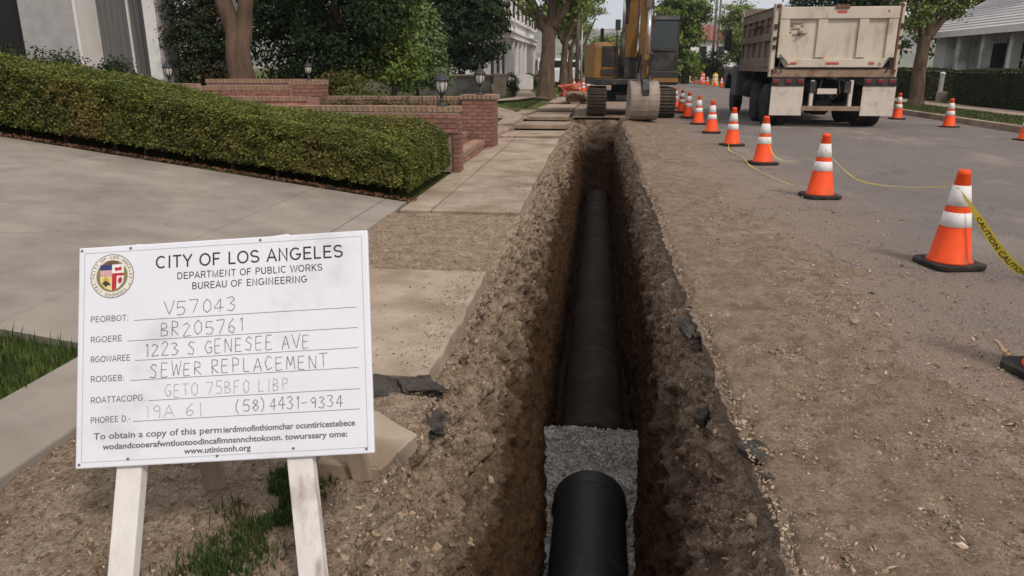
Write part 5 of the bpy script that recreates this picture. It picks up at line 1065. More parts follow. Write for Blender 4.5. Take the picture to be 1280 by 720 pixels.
for (a, b_) in ((-W2 + 0.12, -W2 + 0.34), (-0.47, -0.25), (0.47, 0.69), (W2 - 0.34, W2 - 0.12)): tb('gate_rib', m_cream, (a, -0.075, zb + 0.25), (b_, -0.02, zt - 0.24), g_, 0.012)
tb('gate_rail', m_cream, (-W2 + 0.115, -0.09, zt - 0.28), (W2 - 0.115, -0.02, zt - 0.01), g_, 0.012)
tb('gate_rail', m_cream, (-W2 + 0.36, -0.085, zb + 0.03), (W2 - 0.36, -0.02, zb + 0.22), g_, 0.012)
for s in (-1, 1): MB().bar((s * (W2 - 0.2), -0.05, zb + 0.36), (s * (W2 - 0.42), -0.05, zb + 0.12), 0.06, 0.16, (0, -1, 0)).build('gate_corner', m_cream, g_)
tb('rear_sill', m_sill, (-W2 + 0.02, -0.03, zb - 0.2), (W2 - 0.02, 0.14, zb - 0.02), bed, 0.01)
for (x, z, w_) in ((0.04, zt - 0.13, 0.22), (-0.98, zb + 0.12, 0.2), (-0.05, zb + 0.12, 0.3), (0.85, zb + 0.12, 0.12), (1.1, zt - 0.12, 0.05)): tb('reflector', m_reflect, (x - w_ / 2, -0.094, z - 0.028), (x + w_ / 2, -0.088, z + 0.028), g_)
for k in range(5):
    for q in range(5):
        if random.random() < 0.78: xx, zz = -1.08 + 0.062 * k + random.uniform(-.01, .01), 2.2 + 0.062 * q + random.uniform(-.01, .01); ww = random.uniform(0.02, 0.034); MB().lo((xx - ww, -0.0235, zz - ww * random.uniform(.6, 1)), (xx + ww, -0.0206, zz + ww * random.uniform(.6, 1))).build('stencil_fleck', m_stencil, g_)  # random flecks stand in for a dark square stencil mark
for s in (-1, 1):
    for z in (zt + 0.02, zb - 0.05): MB().tube([(s * (W2 - 0.1), -0.06, z), (s * (W2 + 0.0), 0.06, z)], 0.05, 8).build('hinge', m_rust, bed)
    tb('ladder_rail', m_rust, (W2 - 0.1, -0.07, zb), (W2 - 0.06, -0.02, zt), bed) if s > 0 else None
for s in (-1, 1):
    for z, dzz in ((zt - 0.45, 0.12), (zt - 0.72, 0.08), (zb + 0.5, 0.1)): tb('latch', m_dk, (s * (W2 - 0.03) - 0.035, -0.06, z - dzz / 2), (s * (W2 - 0.03) + 0.035, -0.02, z + dzz / 2), bed, 0.008)
    MB().tube([(s * 1.25, -0.05, zb + 0.3), (s * 1.3, -0.1, zb + 0.05), (s * 1.2, -0.06, zb - 0.1)], 0.014, 6).build('gate_chain', m_dk, bed)
    MB().tube([(s * 0.2, 0.1, 1.15), (s * 0.25, 0.05, 0.85), (s * 0.1, 0.1, 0.7)], 0.02, 6).build('air_hose', m_dk, tr)
tb('lifting_eye', m_rust, (-0.12, -0.13, zt - 0.05), (0.2, -0.08, zt + 0.03), g_, 0.01)
for s in (-1, 1):
    xa, xb = (-1.4, -0.63) if s < 0 else (0.76, 1.52)
    lb = tb('lamp_bar', m_dk, (xa, -0.02, 1.01), (xb, 0.06, 1.22), tr)
    for q in range(3): xx = xa + 0.1 + q * (xb - xa - 0.2) / 2; tb('tail_lamp', m_red, (xx - 0.075, -0.045, 1.07), (xx + 0.075, -0.015, 1.17), lb, 0.01)
    xa, xb = (-1.4, -0.63) if s < 0 else (0.76, 1.53)
    tb('mud_flap', m_flap, (xa, 0.0, 0.3), (xb, 0.02, 1.0), tr, 0.004)
ch_ = MB().lo((-0.48, 0.0, 0.85), (-0.34, 8.4, 1.12)).lo((0.34, 0.0, 0.85), (0.48, 8.4, 1.12)).lo((-0.64, 0.02, 0.42), (0.76, 0.12, 0.52)).build('chassis', m_dk, tr)
for x in (-0.42, 0.5): tb('bumper_post', m_flap, (x - 0.04, 0.02, 0.46), (x + 0.04, 0.14, 1.15), ch_)
tb('number_plate', m_flap, (-0.3, -0.0, 0.82), (0.16, 0.015, 0.95), ch_)
tb('bumper_bar', m_sill, (-0.64, -0.01, 0.42), (0.77, 0.018, 0.53), ch_)
def wheel(x, y, dual, r_=0.52):
    w_ = 0.27; wh = MB().lathe([(r_ * 0.55, -w_ / 2), (r_ * 0.92, -w_ / 2), (r_, -w_ * 0.32), (r_, w_ * 0.32), (r_ * 0.92, w_ / 2), (r_ * 0.55, w_ / 2)], (x, y, r_), 32, 'X').build('wheel', m_rubber, tr, smooth=True)
    MB().lathe([(r_ * 0.56, -w_ * 0.3), (r_ * 0.5, -w_ * 0.1), (r_ * 0.2, -w_ * 0.15), (r_ * 0.2, w_ * 0.3), (r_ * 0.56, w_ * 0.3)], (x, y, r_), 20, 'X').build('rim', m_cabp, wh, smooth=True)
for y in (0.85, 2.25):
    for s in (-1, 1):
        for q in (0.97, 1.27): wheel(s * q, y, True)
    MB().tube([(-1.1, y, 0.52), (1.1, y, 0.52)], 0.1, 10).build('axle', m_dk, ch_)
    MB().lathe([(0.1, -0.3), (0.25, -0.15), (0.25, 0.15), (0.1, 0.3)], (0, y, 0.52), 14, 'X').build('axle', m_dk, ch_)
CABDY = -0.75
n_before = set(o.name for o in tr.children)
for s in (-1, 1): wheel(s * 1.18, 7.2, False)
for s in (-1, 1): MB().prism([(6.55, 0.75), (6.7, 1.15), (7.2, 1.28), (7.7, 1.15), (7.9, 0.75), (8.3, 0.8), (8.3, 1.4), (6.5, 1.4), (6.4, 0.75)], s * 1.25 - 0.2, s * 1.25 + 0.2, 'X').build('fender', m_cabp, tr, bevel=0.03)
MB().tube([(-1.05, 3.6, 0.85), (-1.05, 5.0, 0.85)], 0.3, 16).build('fuel_tank', m_dk, tr, smooth=True)
tb('tool_box', m_cabp, (0.75, 3.5, 0.55), (1.35, 5.0, 1.1), tr, 0.02)
cb = MB().prism([(5.45, 0.9), (7.0, 0.9), (7.0, 1.75), (6.85, 2.6), (6.6, 2.72), (5.45, 2.72)], -1.1, 1.1, 'X').build('cab', m_cabp, tr, bevel=0.05)
MB().prism([(7.0, 0.8), (8.5, 0.8), (8.5, 1.55), (7.0, 1.8)], -0.85, 0.85, 'X').build('hood', m_cabp, tr, bevel=0.06)
tb('rear_window', m_cabglass, (-0.7, 5.42, 1.9), (0.7, 5.45, 2.5), cb)
for s in (-1, 1):
    tb('side_window', m_cabglass, (s * 1.1 - 0.01, 5.8, 1.8), (s * 1.1 + 0.01, 6.8, 2.5), cb)
    MB().bar((s * 1.1, 6.7, 2.55), (s * 1.62, 6.5, 2.62), 0.03).build('mirror_arm', m_chr, cb); MB().bar((s * 1.1, 6.7, 1.9), (s * 1.62, 6.5, 1.95), 0.03).build('mirror_arm', m_dk, cb)
    tb('mirror', m_dk, (s * 1.68 - 0.1, 6.42, 1.95), (s * 1.68 + 0.1, 6.5, 2.6), cb, 0.02)
    tb('grab_panel', m_cabp, (s * 1.3 - 0.2, 5.4, 0.6), (s * 1.3 + 0.15, 6.4, 1.5), cb, 0.05)
MB().tube([(-1.0, 5.32, 1.0), (-1.0, 5.32, 3.1)], 0.07, 10).build('exhaust_stack', m_chr, cb, smooth=True)

for o in tr.children:
    if o.name not in n_before and o.name.split('.')[0] in ('cab', 'hood', 'fender', 'wheel'): o.location.y += CABDY
# ------------------------------------------------------------------ trees
def tree(name, label, loc, trunk, limbs, blobs, n, leaf, mat, bark=m_bark, group=None, clump=0.35, per=40, cat='tree', hang=0.0, shell=0.35):
    """trunk: [(x,y,z,r)...]; limbs: list of such lists; blobs: (cx,cy,cz,rx,ry,rz) all relative to loc"""
    t = thing(name, label, cat, loc, 0, group)
    b = MB()
    def tb_(path, nn):
        pts = [Vector(p[:3]) for p in path]; rr = [p[3] for p in path]; P, Q = [], []
        for i in range(len(pts) - 1):
            for s in range(4):
                f = s / 4; p = pts[i].lerp(pts[i + 1], f); k = rr[i] + (rr[i + 1] - rr[i]) * f
                P.append(p + Vector((mnoise.noise(p * 1.3), mnoise.noise(p * 1.3 + Vector((5, 5, 5))), 0)) * k * 0.5); Q.append(k * (1 + 0.12 * mnoise.noise(p * 3)))
        P.append(pts[-1]); Q.append(rr[-1]); b.tube(P, Q, nn)
    if trunk: tb_(trunk, 14)
    for l in limbs: tb_(l, 8)
    if trunk or limbs: b.build('trunk', bark, t, smooth=True)
    vol = np.array([q[3] * q[4] * q[5] for q in blobs]) ** (2 / 3); vol = vol / vol.sum(); P, Nn = [], []
    for q, f in zip(blobs, vol):
        k = int(n * f); m = max(3, k // per); d = RNG.normal(size=(m, 3)); d /= np.linalg.norm(d, axis=1)[:, None]
        rad = RNG.random(m) ** shell * (1 + 0.22 * fbm(d[:, 0] * 2.3 + q[0], d[:, 1] * 2.3 + q[1], d[:, 2] * 2.3 + q[2], 3))
        cc = np.array(q[:3]) + d * rad[:, None] * np.array(q[3:6])
        i = RNG.integers(0, m, k); e_ = RNG.normal(size=(k, 3)) * clump * 0.5; e_[:, 2] *= 0.6; e_[:, 2] -= hang * np.abs(RNG.normal(size=k)) * clump
        P.append(cc[i] + e_); Nn.append(d[i] * 0.6 + np.array([0, 0, 0.6]) + e_ * 0.6 / clump)
    P = np.concatenate(P); Nn = np.concatenate(Nn)
    leaf_mesh('crown', P, Nn, leaf * RNG.uniform(0.6, 1.4, len(P)), mat, t, 0.55, 0.6)
    return t
m_l1 = M('leaves_fresh_green', C(122, 136, 62), C(82, 98, 42), 0.9, 0.6, isl=0.4, trans=0.3, spec=0.2)
m_l2 = M('leaves_deep_green', C(52, 68, 35), C(35, 48, 25), 0.9, 0.65, isl=0.4, trans=0.15, spec=0.2)
m_l3 = M('leaves_olive', C(134, 144, 76), C(98, 112, 56), 0.7, 0.65, isl=0.4, trans=0.3, c3=C(136, 126, 60), s3=0.5, t3=(0.55, 0.75), spec=0.2)
m_l4 = M('leaves_greygreen', C(122, 136, 84), C(86, 104, 58), 0.9, 0.65, isl=0.4, trans=0.25, spec=0.2)
m_l5 = M('leaves_dark_shrub', C(50, 62, 32), C(36, 42, 24), 1.5, 0.65, isl=0.45, trans=0.15, c3=C(112, 74, 46), s3=1.6, t3=(0.56, 0.7), spec=0.2)
m_bark2 = M('pale_bark', C(112, 92, 78), C(78, 62, 52), 5, 0.95, 0.6, 12, stretch=(1, 1, 0.3), spec=0.1, bdist=0.04)
# forked tree at the house
tree('forked_tree', 'tree with a thick forked brown trunk beside the white house', (-7.25, 14.95, 1.08),
     [(0.02, 0, -0.2, 0.33), (0.0, 0, 0.15, 0.26), (-0.03, 0, 0.7, 0.22), (-0.08, 0, 1.05, 0.2), (-0.2, 0, 1.5, 0.165), (-0.42, 0.1, 2.2, 0.13), (-0.7, 0.1, 3.2, 0.08)],
     [[(0.06, 0, -0.2, 0.31), (0.05, 0, 0.15, 0.24), (0.06, 0, 0.7, 0.2), (0.12, 0, 1.05, 0.18), (0.25, -0.05, 1.5, 0.15), (0.4, 0, 2.1, 0.13), (0.9, 0, 3.4, 0.07)], [(0.3, 0, 1.6, 0.08), (0.7, 0.2, 2.3, 0.05)]],
     [(0.2, 0.3, 4.6, 2.6, 2.2, 1.6), (1.6, 0.6, 3.2, 1.2, 1.2, 0.8)], 9000, 0.06, m_l2, m_bark2)
# big dark garden tree with sunny edge
tree('garden_tree', 'large dark leafy tree with bright yellow-green outer twigs overhanging the garden', (-6.6, 19.5, 0.8),
     [(-0.5, 0, -0.2, 0.2), (-0.45, 0, 0.8, 0.16), (-0.2, 0, 2.0, 0.14), (0.3, 0, 3.6, 0.08)], [[(-0.3, 0, 1.5, 0.1), (0.8, 0, 2.6, 0.06), (1.6, 0, 3.1, 0.03)], [(-0.4, 0, 1.2, 0.09), (-1.2, 0.2, 2.6, 0.05)]],
     [(-0.4, 0.4, 3.2, 1.9, 1.6, 1.9), (1.0, -0.2, 2.5, 1.15, 1.2, 1.35), (-1.1, 0.3, 1.6, 1.1, 1.0, 0.9), (0.4, -0.3, 1.15, 0.9, 0.8, 0.6), (-0.8, 0, 0.7, 1.4, 0.8, 0.7), (-2.2, 0.3, 2.4, 1.2, 1.2, 1.6)], 42000, 0.055, m_l2, m_bark2)
tree('bright_shrub_tree', 'yellow-green bushy tree glowing at the edge of the dark garden tree', (-5.35, 19.6, 0.6), [(0, 0, -0.2, 0.08), (0.05, 0, 1.5, 0.05)], [],
     [(0.05, 0, 2.35, 0.75, 0.7, 1.15), (-0.35, -0.2, 1.0, 0.65, 0.5, 0.6), (0.35, 0, 0.9, 0.5, 0.5, 0.6), (0.25, 0.1, 3.6, 0.7, 0.6, 0.7)], 12500, 0.05, m_l1, clump=0.28)
tree('greygreen_shrub', 'pale grey-green shrub between the dark tree and the clipped cypress', (-8.1, 33.5, 0.3), [(0, 0, -0.2, 0.12), (0, 0, 2.0, 0.06)], [],
     [(0.0, 0, 2.1, 1.35, 1.0, 1.3), (-0.4, -0.3, 0.9, 1.4, 0.9, 0.8), (0.9, 0, 0.9, 0.8, 0.7, 0.7), (0.3, 0, 3.2, 0.7, 0.6, 0.6)], 12000, 0.085, m_l4, clump=0.4)
# clipped cypress block
tree('clipped_cypress', 'tall dark clipped cypress with rounded base, left of the pair behind the grey wall', (-9.2, 43.5, 0.2), [(0, 0, -0.2, 0.22), (0, 0, 2.5, 0.15)], [], [(0, 0, 3.3, 1.75, 1.6, 2.2), (0, 0, 5.0, 1.9, 1.7, 2.6), (0, 0, 7.2, 1.9, 1.7, 2.6), (1.0, 0.3, 4.6, 1.4, 1.2, 3.4)], 36000, 0.10, m_l2, clump=0.35, shell=0.12, group='clipped cypress pair')
tree('clipped_cypress', 'tall dark clipped cypress nearest the white house, behind the grey wall', (-6.85, 43.0, 0.2), [(0, 0, -0.2, 0.22), (0, 0, 2.5, 0.15)], [], [(0, 0, 3.4, 1.65, 1.6, 2.3), (0.05, 0, 5.0, 1.75, 1.7, 2.6), (0.1, 0, 7.2, 1.75, 1.7, 2.6), (-1.2, 0.3, 4.5, 1.4, 1.2, 3.4)], 36000, 0.10, m_l2, clump=0.35, shell=0.12, group='clipped cypress pair')
# shrubs
def shrub(label, loc, blobs, n, leaf, mat, name='shrub', clump=0.2): return tree(name, label, loc, [(0, 0, -0.1, 0.03), (0.02, 0, 0.5, 0.02)], [], blobs, n, leaf, mat, clump=clump, cat='shrub')
shrub('dark reddish-tipped shrub against the white house beside the forked trunk', (-8.3, 15.3, 1.0), [(0, 0, 0.8, 0.6, 0.5, 0.9), (-0.2, 0, 1.6, 0.45, 0.4, 0.6), (0.5, -0.1, 0.5, 0.55, 0.4, 0.6), (0.3, 0, 1.3, 0.5, 0.4, 0.6)], 13000, 0.035, m_l5)
shrub('low dark bush under the white column of the left house', (-9.05, 13.6, 1.0), [(0, 0, 0.35, 0.35, 0.3, 0.3)], 1500, 0.03, m_l5)
shrub('dark ground shrub at the upper left end of the hedge', (-9.9, 12.6, 1.1), [(0, 0, 0.35, 0.9, 0.5, 0.3), (-1.3, 0, 0.4, 0.9, 0.5, 0.35)], 5000, 0.03, m_l5)
shrub('green ivy bush beside the stubby brick pier', (-4.75, 14.6, 0.4), [(0, 0, 0.45, 0.5, 0.4, 0.4), (-0.3, 0.1, 0.75, 0.4, 0.3, 0.3)], 4000, 0.03, m_leafH)
shrub('small green bush on the lawn behind the lantern pillar', (-2.75, 14.75, 0.0), [(0, 0, 0.35, 0.22, 0.25, 0.4)], 1500, 0.028, m_leafH)
shrub('narrow dark shrub at the end of the grey garden wall', (-4.3, 38.2, 0.0), [(0, 0, 0.6, 0.25, 0.25, 0.6)], 1200, 0.05, m_leafD)
shrub('yellow-flowered bush at the foot of the white house', (-4.5, 52, 0.0), [(0, 0, 0.5, 1.2, 0.6, 0.45)], 2200, 0.07, m_l1)
for k in range(5): shrub('low ivy clump along the inner brick wall, the %s one from the lantern pillar' % ('first second third fourth fifth'.split()[k]), (-2.95 - 0.55 * k, 13.72, 0.45), [(0, 0, 0.26, 0.36, 0.12, 0.16)], 900, 0.022, m_leafH, 'ivy_clump', 0.12)
# grey garden wall beyond
m_gwall = M('rough_grey_wall', C(112, 106, 102), C(74, 70, 68), 5, 0.95, 0.8, 9, c3=C(138, 130, 124), s3=1.0, t3=(0.5, 0.7))
t = thing('garden_wall', 'rough grey garden wall with pale coping in front of the cypresses', 'wall', (-9.0, 38.0, 0))
MB().lo((-5.6, 0, -0.1), (3.6, 0.3, 0.97)).build('wall_body', m_gwall, t, bevel=0.03); MB().lo((-5.7, -0.06, 0.97), (3.7, 0.36, 1.07)).build('coping', m_conc, t, bevel=0.02)
MB().lo((3.75, -0.1, -0.1), (4.4, 0.5, 1.0)).build('end_post', m_conc, t, bevel=0.02); MB().lo((3.7, -0.15, 1.0), (4.45, 0.55, 1.1)).build('post_cap', m_conc, t)
# winding path patches in the left yards
b = MB(); P = [(-2.35, 21.0), (-3.1, 23.5), (-4.2, 25.5), (-4.6, 28.5), (-4.0, 32), (-3.4, 36), (-3.9, 41), (-4.6, 46)]
vs = []
for i, (x, y) in enumerate(P): z = float(terr(x, y)) + 0.03; vs += [(x - 0.55, y, z), (x + 0.45, y, z)]
b.add(vs, [(2 * i, 2 * i + 1, 2 * i + 3, 2 * i + 2) for i in range(len(P) - 1)]); struct(b.build('garden_path', m_conc, fix=False))
# street trees, left
tree('street_tree', 'street tree with a stout straight trunk on the left verge', (-2.45, 35.2, 0.0), [(0, 0, -0.1, 0.56), (0, 0, 0.25, 0.42), (0.05, 0, 1.5, 0.34), (0.1, 0, 2.9, 0.31), (0.15, 0, 3.3, 0.32)],
     [[(0.0, 0, 3.0, 0.24), (-0.6, 0.2, 4.0, 0.2), (-1.3, 0.3, 5.2, 0.14), (-2.0, 0.3, 7.0, 0.08)], [(0.1, 0, 3.0, 0.26), (0.3, 0, 4.2, 0.22), (0.2, -0.3, 6.0, 0.15), (0.3, 0, 8, 0.08)], [(0.2, 0, 3.0, 0.22), (0.9, -0.2, 4.1, 0.18), (1.7, -0.2, 5.4, 0.12), (2.6, 0, 7, 0.06)], [(-0.1, 0, 3.4, 0.12), (-0.9, -0.2, 3.7, 0.07), (-1.6, -0.2, 4.3, 0.04)]],
     [(-0.6, 0, 5.9, 1.2, 1.5, 1.2), (1.2, 0, 5.7, 1.7, 1.4, 1.2), (0.3, 0, 7.6, 3.4, 2.6, 1.9), (-0.9, -0.3, 4.2, 0.4, 0.4, 0.4), (2.4, -0.4, 4.9, 0.7, 0.5, 0.55)], 13000, 0.11, m_l3, clump=0.5, hang=0.3)
for i, (x, y, s, lab, mt) in enumerate(((-2.2, 47, 1.0, 'darker street tree right behind the stout verge tree', m_l3), (-2.4, 62, 1.0, 'slim olive street tree further along the left verge', m_l3), (-2.0, 78, 1.1, 'yellowing street tree at the far end of the left verge', m_l3))):
    tree('street_tree', lab, (x, y, 0), [(0, 0, -0.1, 0.3), (0, 0, 1.8, 0.2), (0.1, 0, 3.0, 0.17)], [[(0, 0, 2.7, 0.12), (-0.9, 0, 4.5, 0.1), (-1.4, 0, 6.0, 0.06)], [(0, 0, 2.7, 0.18), (0.8, 0, 4.5, 0.1), (1.4, 0, 6, 0.06)]],
         [(-0.3, 0, 4.7 * s, 1.5, 1.6, 1.2), (0.0, 0, 6.6 * s, 2.1, 2.0, 1.5)], 4200, 0.14, mt, clump=0.6)
tree('round_tree', 'bushy green tree rising behind the excavator engine housing', (1.0, 120, 0), [(0, 0, -0.1, 0.4), (0, 0, 4, 0.25)], [], [(0, 0, 3.4, 4.0, 4, 2.4), (-3.0, 0, 2.5, 2.6, 3, 1.9)], 4000, 0.35, m_l1, clump=1.2)
tree('street_tree', 'tall green street tree rising behind the excavator cab', (7.6, 70, 0), [(0, 0, -0.1, 0.4), (0, 0, 2.0, 0.3), (0, 0, 4.5, 0.24)], [[(0, 0, 3.0, 0.16), (-1.2, 0, 5.5, 0.1)], [(0, 0, 3.0, 0.16), (1.2, 0, 5.5, 0.1)]],
     [(-0.6, 0, 6.2, 2.4, 2.2, 2.0), (-0.8, 0, 3.6, 2.2, 2.0, 1.8), (-0.7, 0, 8.3, 1.6, 1.5, 1.3), (-0.4, 0, 1.5, 1.9, 1.6, 1.2)], 13000, 0.17, m_l1, clump=0.6)
for i, (x, y, s, lab) in enumerate(((14.3, 82, 1.15, 'loose olive tree beside the porch house beyond the truck mirror'), (17.5, 66, 1.3, 'dark tree standing behind the dump truck bed'), (13.8, 43.0, 1.0, 'dark tree behind the dump truck tailgate corner'), (24, 58, 1.6, 'large dark tree rising behind the shingled roof'))):
    tree('yard_tree', lab, (x, y, 0), [(0, 0, -0.1, 0.35), (0, 0, 2.5 * s, 0.25)], [[(0, 0, 2.2 * s, 0.14), (-1, 0, 4 * s, 0.08)]], [(0, 0, 4.2 * s, 2.0 * s, 2, 1.7 * s), (-0.6, 0, 5.6 * s, 1.5 * s, 1.5, 1.2 * s), (0.3, 0, 2.4 * s, 1.7 * s, 1.5, 1.1 * s)], 8000, 0.14, m_l2 if i else m_l3, clump=0.6)
tree('street_tree', 'street tree with a dark trunk on the far verge beside the hedge gap', (11.6, 29.6, 0.1), [(0, 0, -0.1, 0.33), (0, 0, 0.3, 0.25), (-0.05, 0, 1.6, 0.215), (0, 0, 2.4, 0.21)],
     [[(0, 0, 2.2, 0.15), (-0.5, 0, 3.2, 0.11), (-0.9, 0, 4.6, 0.06)], [(0, 0, 2.2, 0.17), (0.2, 0, 3.4, 0.12), (0.3, 0, 5, 0.06)], [(0, 0, 2.2, 0.14), (0.7, 0, 3.2, 0.09), (1.3, 0, 4.2, 0.05)]],
     [(-0.4, 0, 4.1, 1.1, 1.1, 1.0), (0.5, 0, 4.4, 1.2, 1.0, 1.0), (0, 0, 5.6, 1.7, 1.4, 1.2), (-0.5, 0, 2.9, 0.4, 0.4, 0.45), (0.8, 0, 3.3, 0.5, 0.4, 0.4)], 13000, 0.07, m_l3, clump=0.35)
# right hedges
m_shadew = M('grey_and_shaded_white', C(168, 164, 162), C(150, 146, 144), 3, 0.85, 0.2, 30)  # grey for the post; on the house it paints shade on white walls
def hedge_y(name, label, x0, x1, y0, y1, h, n, leaf, mat): return hedge(name, label, x0, x1, y0, y1, lambda x, y: 0.1 + 0 * np.asarray(x, float), lambda x, y: h + 0.03 * vn(np.asarray(y, float) * 1.3, 0.0), n, leaf, mat, ('left', 'top', 'front'), ((x0 + x1) / 2, (y0 + y1) / 2, 0.1), 0.04)
hedge_y('clipped_hedge', 'dark clipped hedge in front of the shingled white house', 13.3, 14.5, 14, 31.0, 1.33, 26000, 0.035, m_leafD)
hedge_y('clipped_hedge', 'dark clipped hedge beyond the gate post and street tree', 13.4, 14.5, 33.2, 46, 1.35, 12000, 0.045, m_leafD)
t = thing('gate_post', 'white gate post in the gap between the two dark hedges', 'post', (13.4, 32.0, 0.05)); MB().lo((-0.07, -0.07, 0), (0.07, 0.07, 1.12)).build('shaft', m_shadew, t, bevel=0.01); MB().lathe([(0.11, 1.12), (0.11, 1.15), (0.03, 1.19)], n=4).build('cap', m_white, t)
MB().lo((-0.2, -0.5, 0), (0.1, -0.15, 0.45)).build('foot_block', m_conc, t, bevel=0.02)

# ------------------------------------------------------------------ houses
m_door = M('grey_curtained_door', C(112, 110, 108), C(94, 92, 90), 3, 0.7, 0.2, 20, stretch=(14, 14, 0.5))
m_dkroom = M('dark_opening', C(30, 28, 28), C(22, 20, 20), 3, 0.6)
m_trim = M('white_trim', C(222, 217, 214), C(208, 202, 198), 3, 0.7)
t = thing('white_house', 'white stucco house with square columns flanking a tall grey door', 'house', (-10, 15, 0.9))
MB().lo((-1.95, 0.0, 0), (-0.74, 0.72, 4.2)).lo((1.16, 1.3, 0), (2.0, 1.6, 4.2)).lo((-6, 0.75, 0), (-1.95, 1.0, 4.2)).lo((-1.9, 0.74, 3.6), (2.0, 1.3, 4.4)).build('wall', m_shadew, t)
for x, w_ in ((-0.735, 0.06), (0.78, 0.26)): MB().lo((x, -0.02, 0.2), (x + w_, 0.74, 4.2)).build('column', m_trim, t, bevel=0.01)  # first one is a thin plate painting the wall's end face sunlit white
dd = MB().lo((-0.68, 0.66, 0.25), (0.78, 0.72, 4.0)).build('door', m_door, t)
MB().lo((0.02, 0.62, 0.25), (0.06, 0.66, 4.0)).build('door_seam', m_trim, dd)
for k in range(11): MB().lo((-0.62 + 0.125 * k, 0.645, 0.3), (-0.59 + 0.125 * k, 0.66, 3.95)).build('curtain_fold', m_door, dd)
MB().lo((-0.66, 0.1, 0.1), (0.76, 0.72, 0.25)).build('threshold', m_conc, t)
MB().lo((1.3, 1.22, 0.9), (1.7, 1.29, 4.0)).build('window', m_dkroom, t); MB().lo((1.18, 1.2, 0.8), (1.3, 1.3, 4.0)).build('window_frame', m_trim, t); MB().lo((1.7, 1.2, 0.8), (1.82, 1.3, 4.0)).build('window_frame', m_trim, t)
MB().lo((-6, 0.6, 0), (-1.95, 0.75, 4.2)).build('dark_doorway', m_dkroom, t)
# middle house: two-storey white with porch, facade along the street
m_brown = M('brown_shutter', C(136, 98, 74), C(112, 80, 60), 5, 0.8, stretch=(1, 6, 1))
m_roof = M('grey_shingle_roof', C(150, 146, 146), C(124, 120, 121), 6, 0.9, 0.3, 20)
t = thing('white_villa', 'two-storey white house with balcony porch beyond the cypresses', 'house', (-6.3, 58, 0))
MB().lo((-8, -9, 0), (-0.8, 12, 8.5)).lo((-0.8, -9, 3.66), (0.3, 12, 8.5)).build('wall', m_white, t)
MB().lo((-0.8, -9, 3.2), (0.6, 12, 3.55)).lo((-0.8, -9.1, 3.55), (0.7, 12.1, 3.65)).build('porch_roof', m_trim, t)
for k in range(8):
    y = -8.8 + k * 2.95; MB().lo((0.25, y, 0.3), (0.5, y + 0.25, 3.2)).build('porch_column', m_trim, t)
    w_ = MB().lo((-0.85, y + 0.9, 1.0 if k % 2 else 0.35), (-0.76, y + 2.0, 2.7)).build('window' if k % 2 else 'door', m_dkroom, t); MB().lo((-0.8, y + 0.8, 2.7), (-0.7, y + 2.1, 2.85)).build('lintel', m_trim, w_)
    w_ = MB().lo((0.25, y + 0.9, 4.6), (0.34, y + 2.0, 6.6)).build('window', m_brown if k in (0, 3) else m_dkroom, t); MB().lo((0.3, y + 0.8, 6.6), (0.42, y + 2.1, 6.8)).build('lintel', m_trim, w_); MB().lo((0.3, y + 0.8, 4.45), (0.44, y + 2.1, 4.6)).build('sill', m_trim, w_)
    MB().lo((0.4, y, 3.65), (0.5, y + 2.9, 3.72)).build('balcony_rail', m_trim, t)
MB().lo((-0.8, -9, 0), (0.6, 12, 0.3)).build('porch_floor', m_conc, t)
MB().prism([(-8.3, 8.5), (0.7, 8.5), (-4.0, 10.8)], -9.4, 12.4, 'Y').build('roof', m_roof, t)
for k in range(14): y = -8.9 + k * 1.5; MB().lo((0.28, y, 4.35), (0.46, y + 1.45, 4.42)).build('balcony_rail', m_trim, t)
# white rounded panel on the lawn in front of it
t = thing('rounded_gate', 'white round-topped garden gate panel with black trim on the left lawn', 'gate', (-4.5, 46.5, 0.0))
MB().prism([(0.5 * math.cos(a), 0.78 + 0.5 * math.sin(a) * 0.45) for a in np.linspace(0, math.pi, 14)] + [(-0.5, 0.1), (0.5, 0.1)], -0.03, 0.03, 'Y').build('panel', m_trim, t)
MB().tube([(0.53, 0, 0.1), (0.56, 0, 0.7), (0.45, 0, 0.95), (0.2, 0, 1.04)], 0.035, 6).build('trim', m_iron, t); MB().lo((-0.56, -0.04, 0), (-0.48, 0.04, 0.9)).build('post', m_trim, t)
# parked vans far left
m_van = M('white_car_paint', C(224, 224, 228), C(214, 214, 218), 2, 0.35, spec=0.5)
def van(label, loc, rz):
    t = thing('parked_van', label, 'van', loc, rz, 'white vehicles parked far along the left side')
    bd = MB().prism([(-2.4, 0.35), (2.3, 0.35), (2.4, 0.9), (1.6, 1.1), (0.9, 1.95), (-2.3, 2.0), (-2.45, 1.2)], -0.9, 0.9, 'X').build('body', m_van, t, bevel=0.06)
    for y, s in ((-1.5, 1), (1.5, 1)):
        for x in (-0.85, 0.85): MB().lathe([(0.15, -0.1), (0.33, -0.1), (0.33, 0.1), (0.15, 0.1)], (x, y, 0.33), 18, 'X').build('wheel', m_rubber, t)
    for x in (-0.905, 0.905): MB().prism([(-2.0, 1.2), (1.3, 1.2), (0.8, 1.8), (-2.0, 1.85)], x - 0.01, x + 0.01, 'X').build('side_window', m_cabglass, t)
    MB().lo((-0.75, -2.42, 1.2), (0.75, -2.38, 1.85)).build('rear_window', m_cabglass, t)
    for x in (-0.8, 0.8): MB().lo((x - 0.08, -2.47, 0.8), (x + 0.08, -2.42, 1.15)).build('tail_lamp', m_red, t)
    return t
van('white van parked behind the stout verge tree', (-3.9, 58, 0), R(8)); van('white van parked furthest along the left side near the poles', (-2.6, 72, 0), R(0))
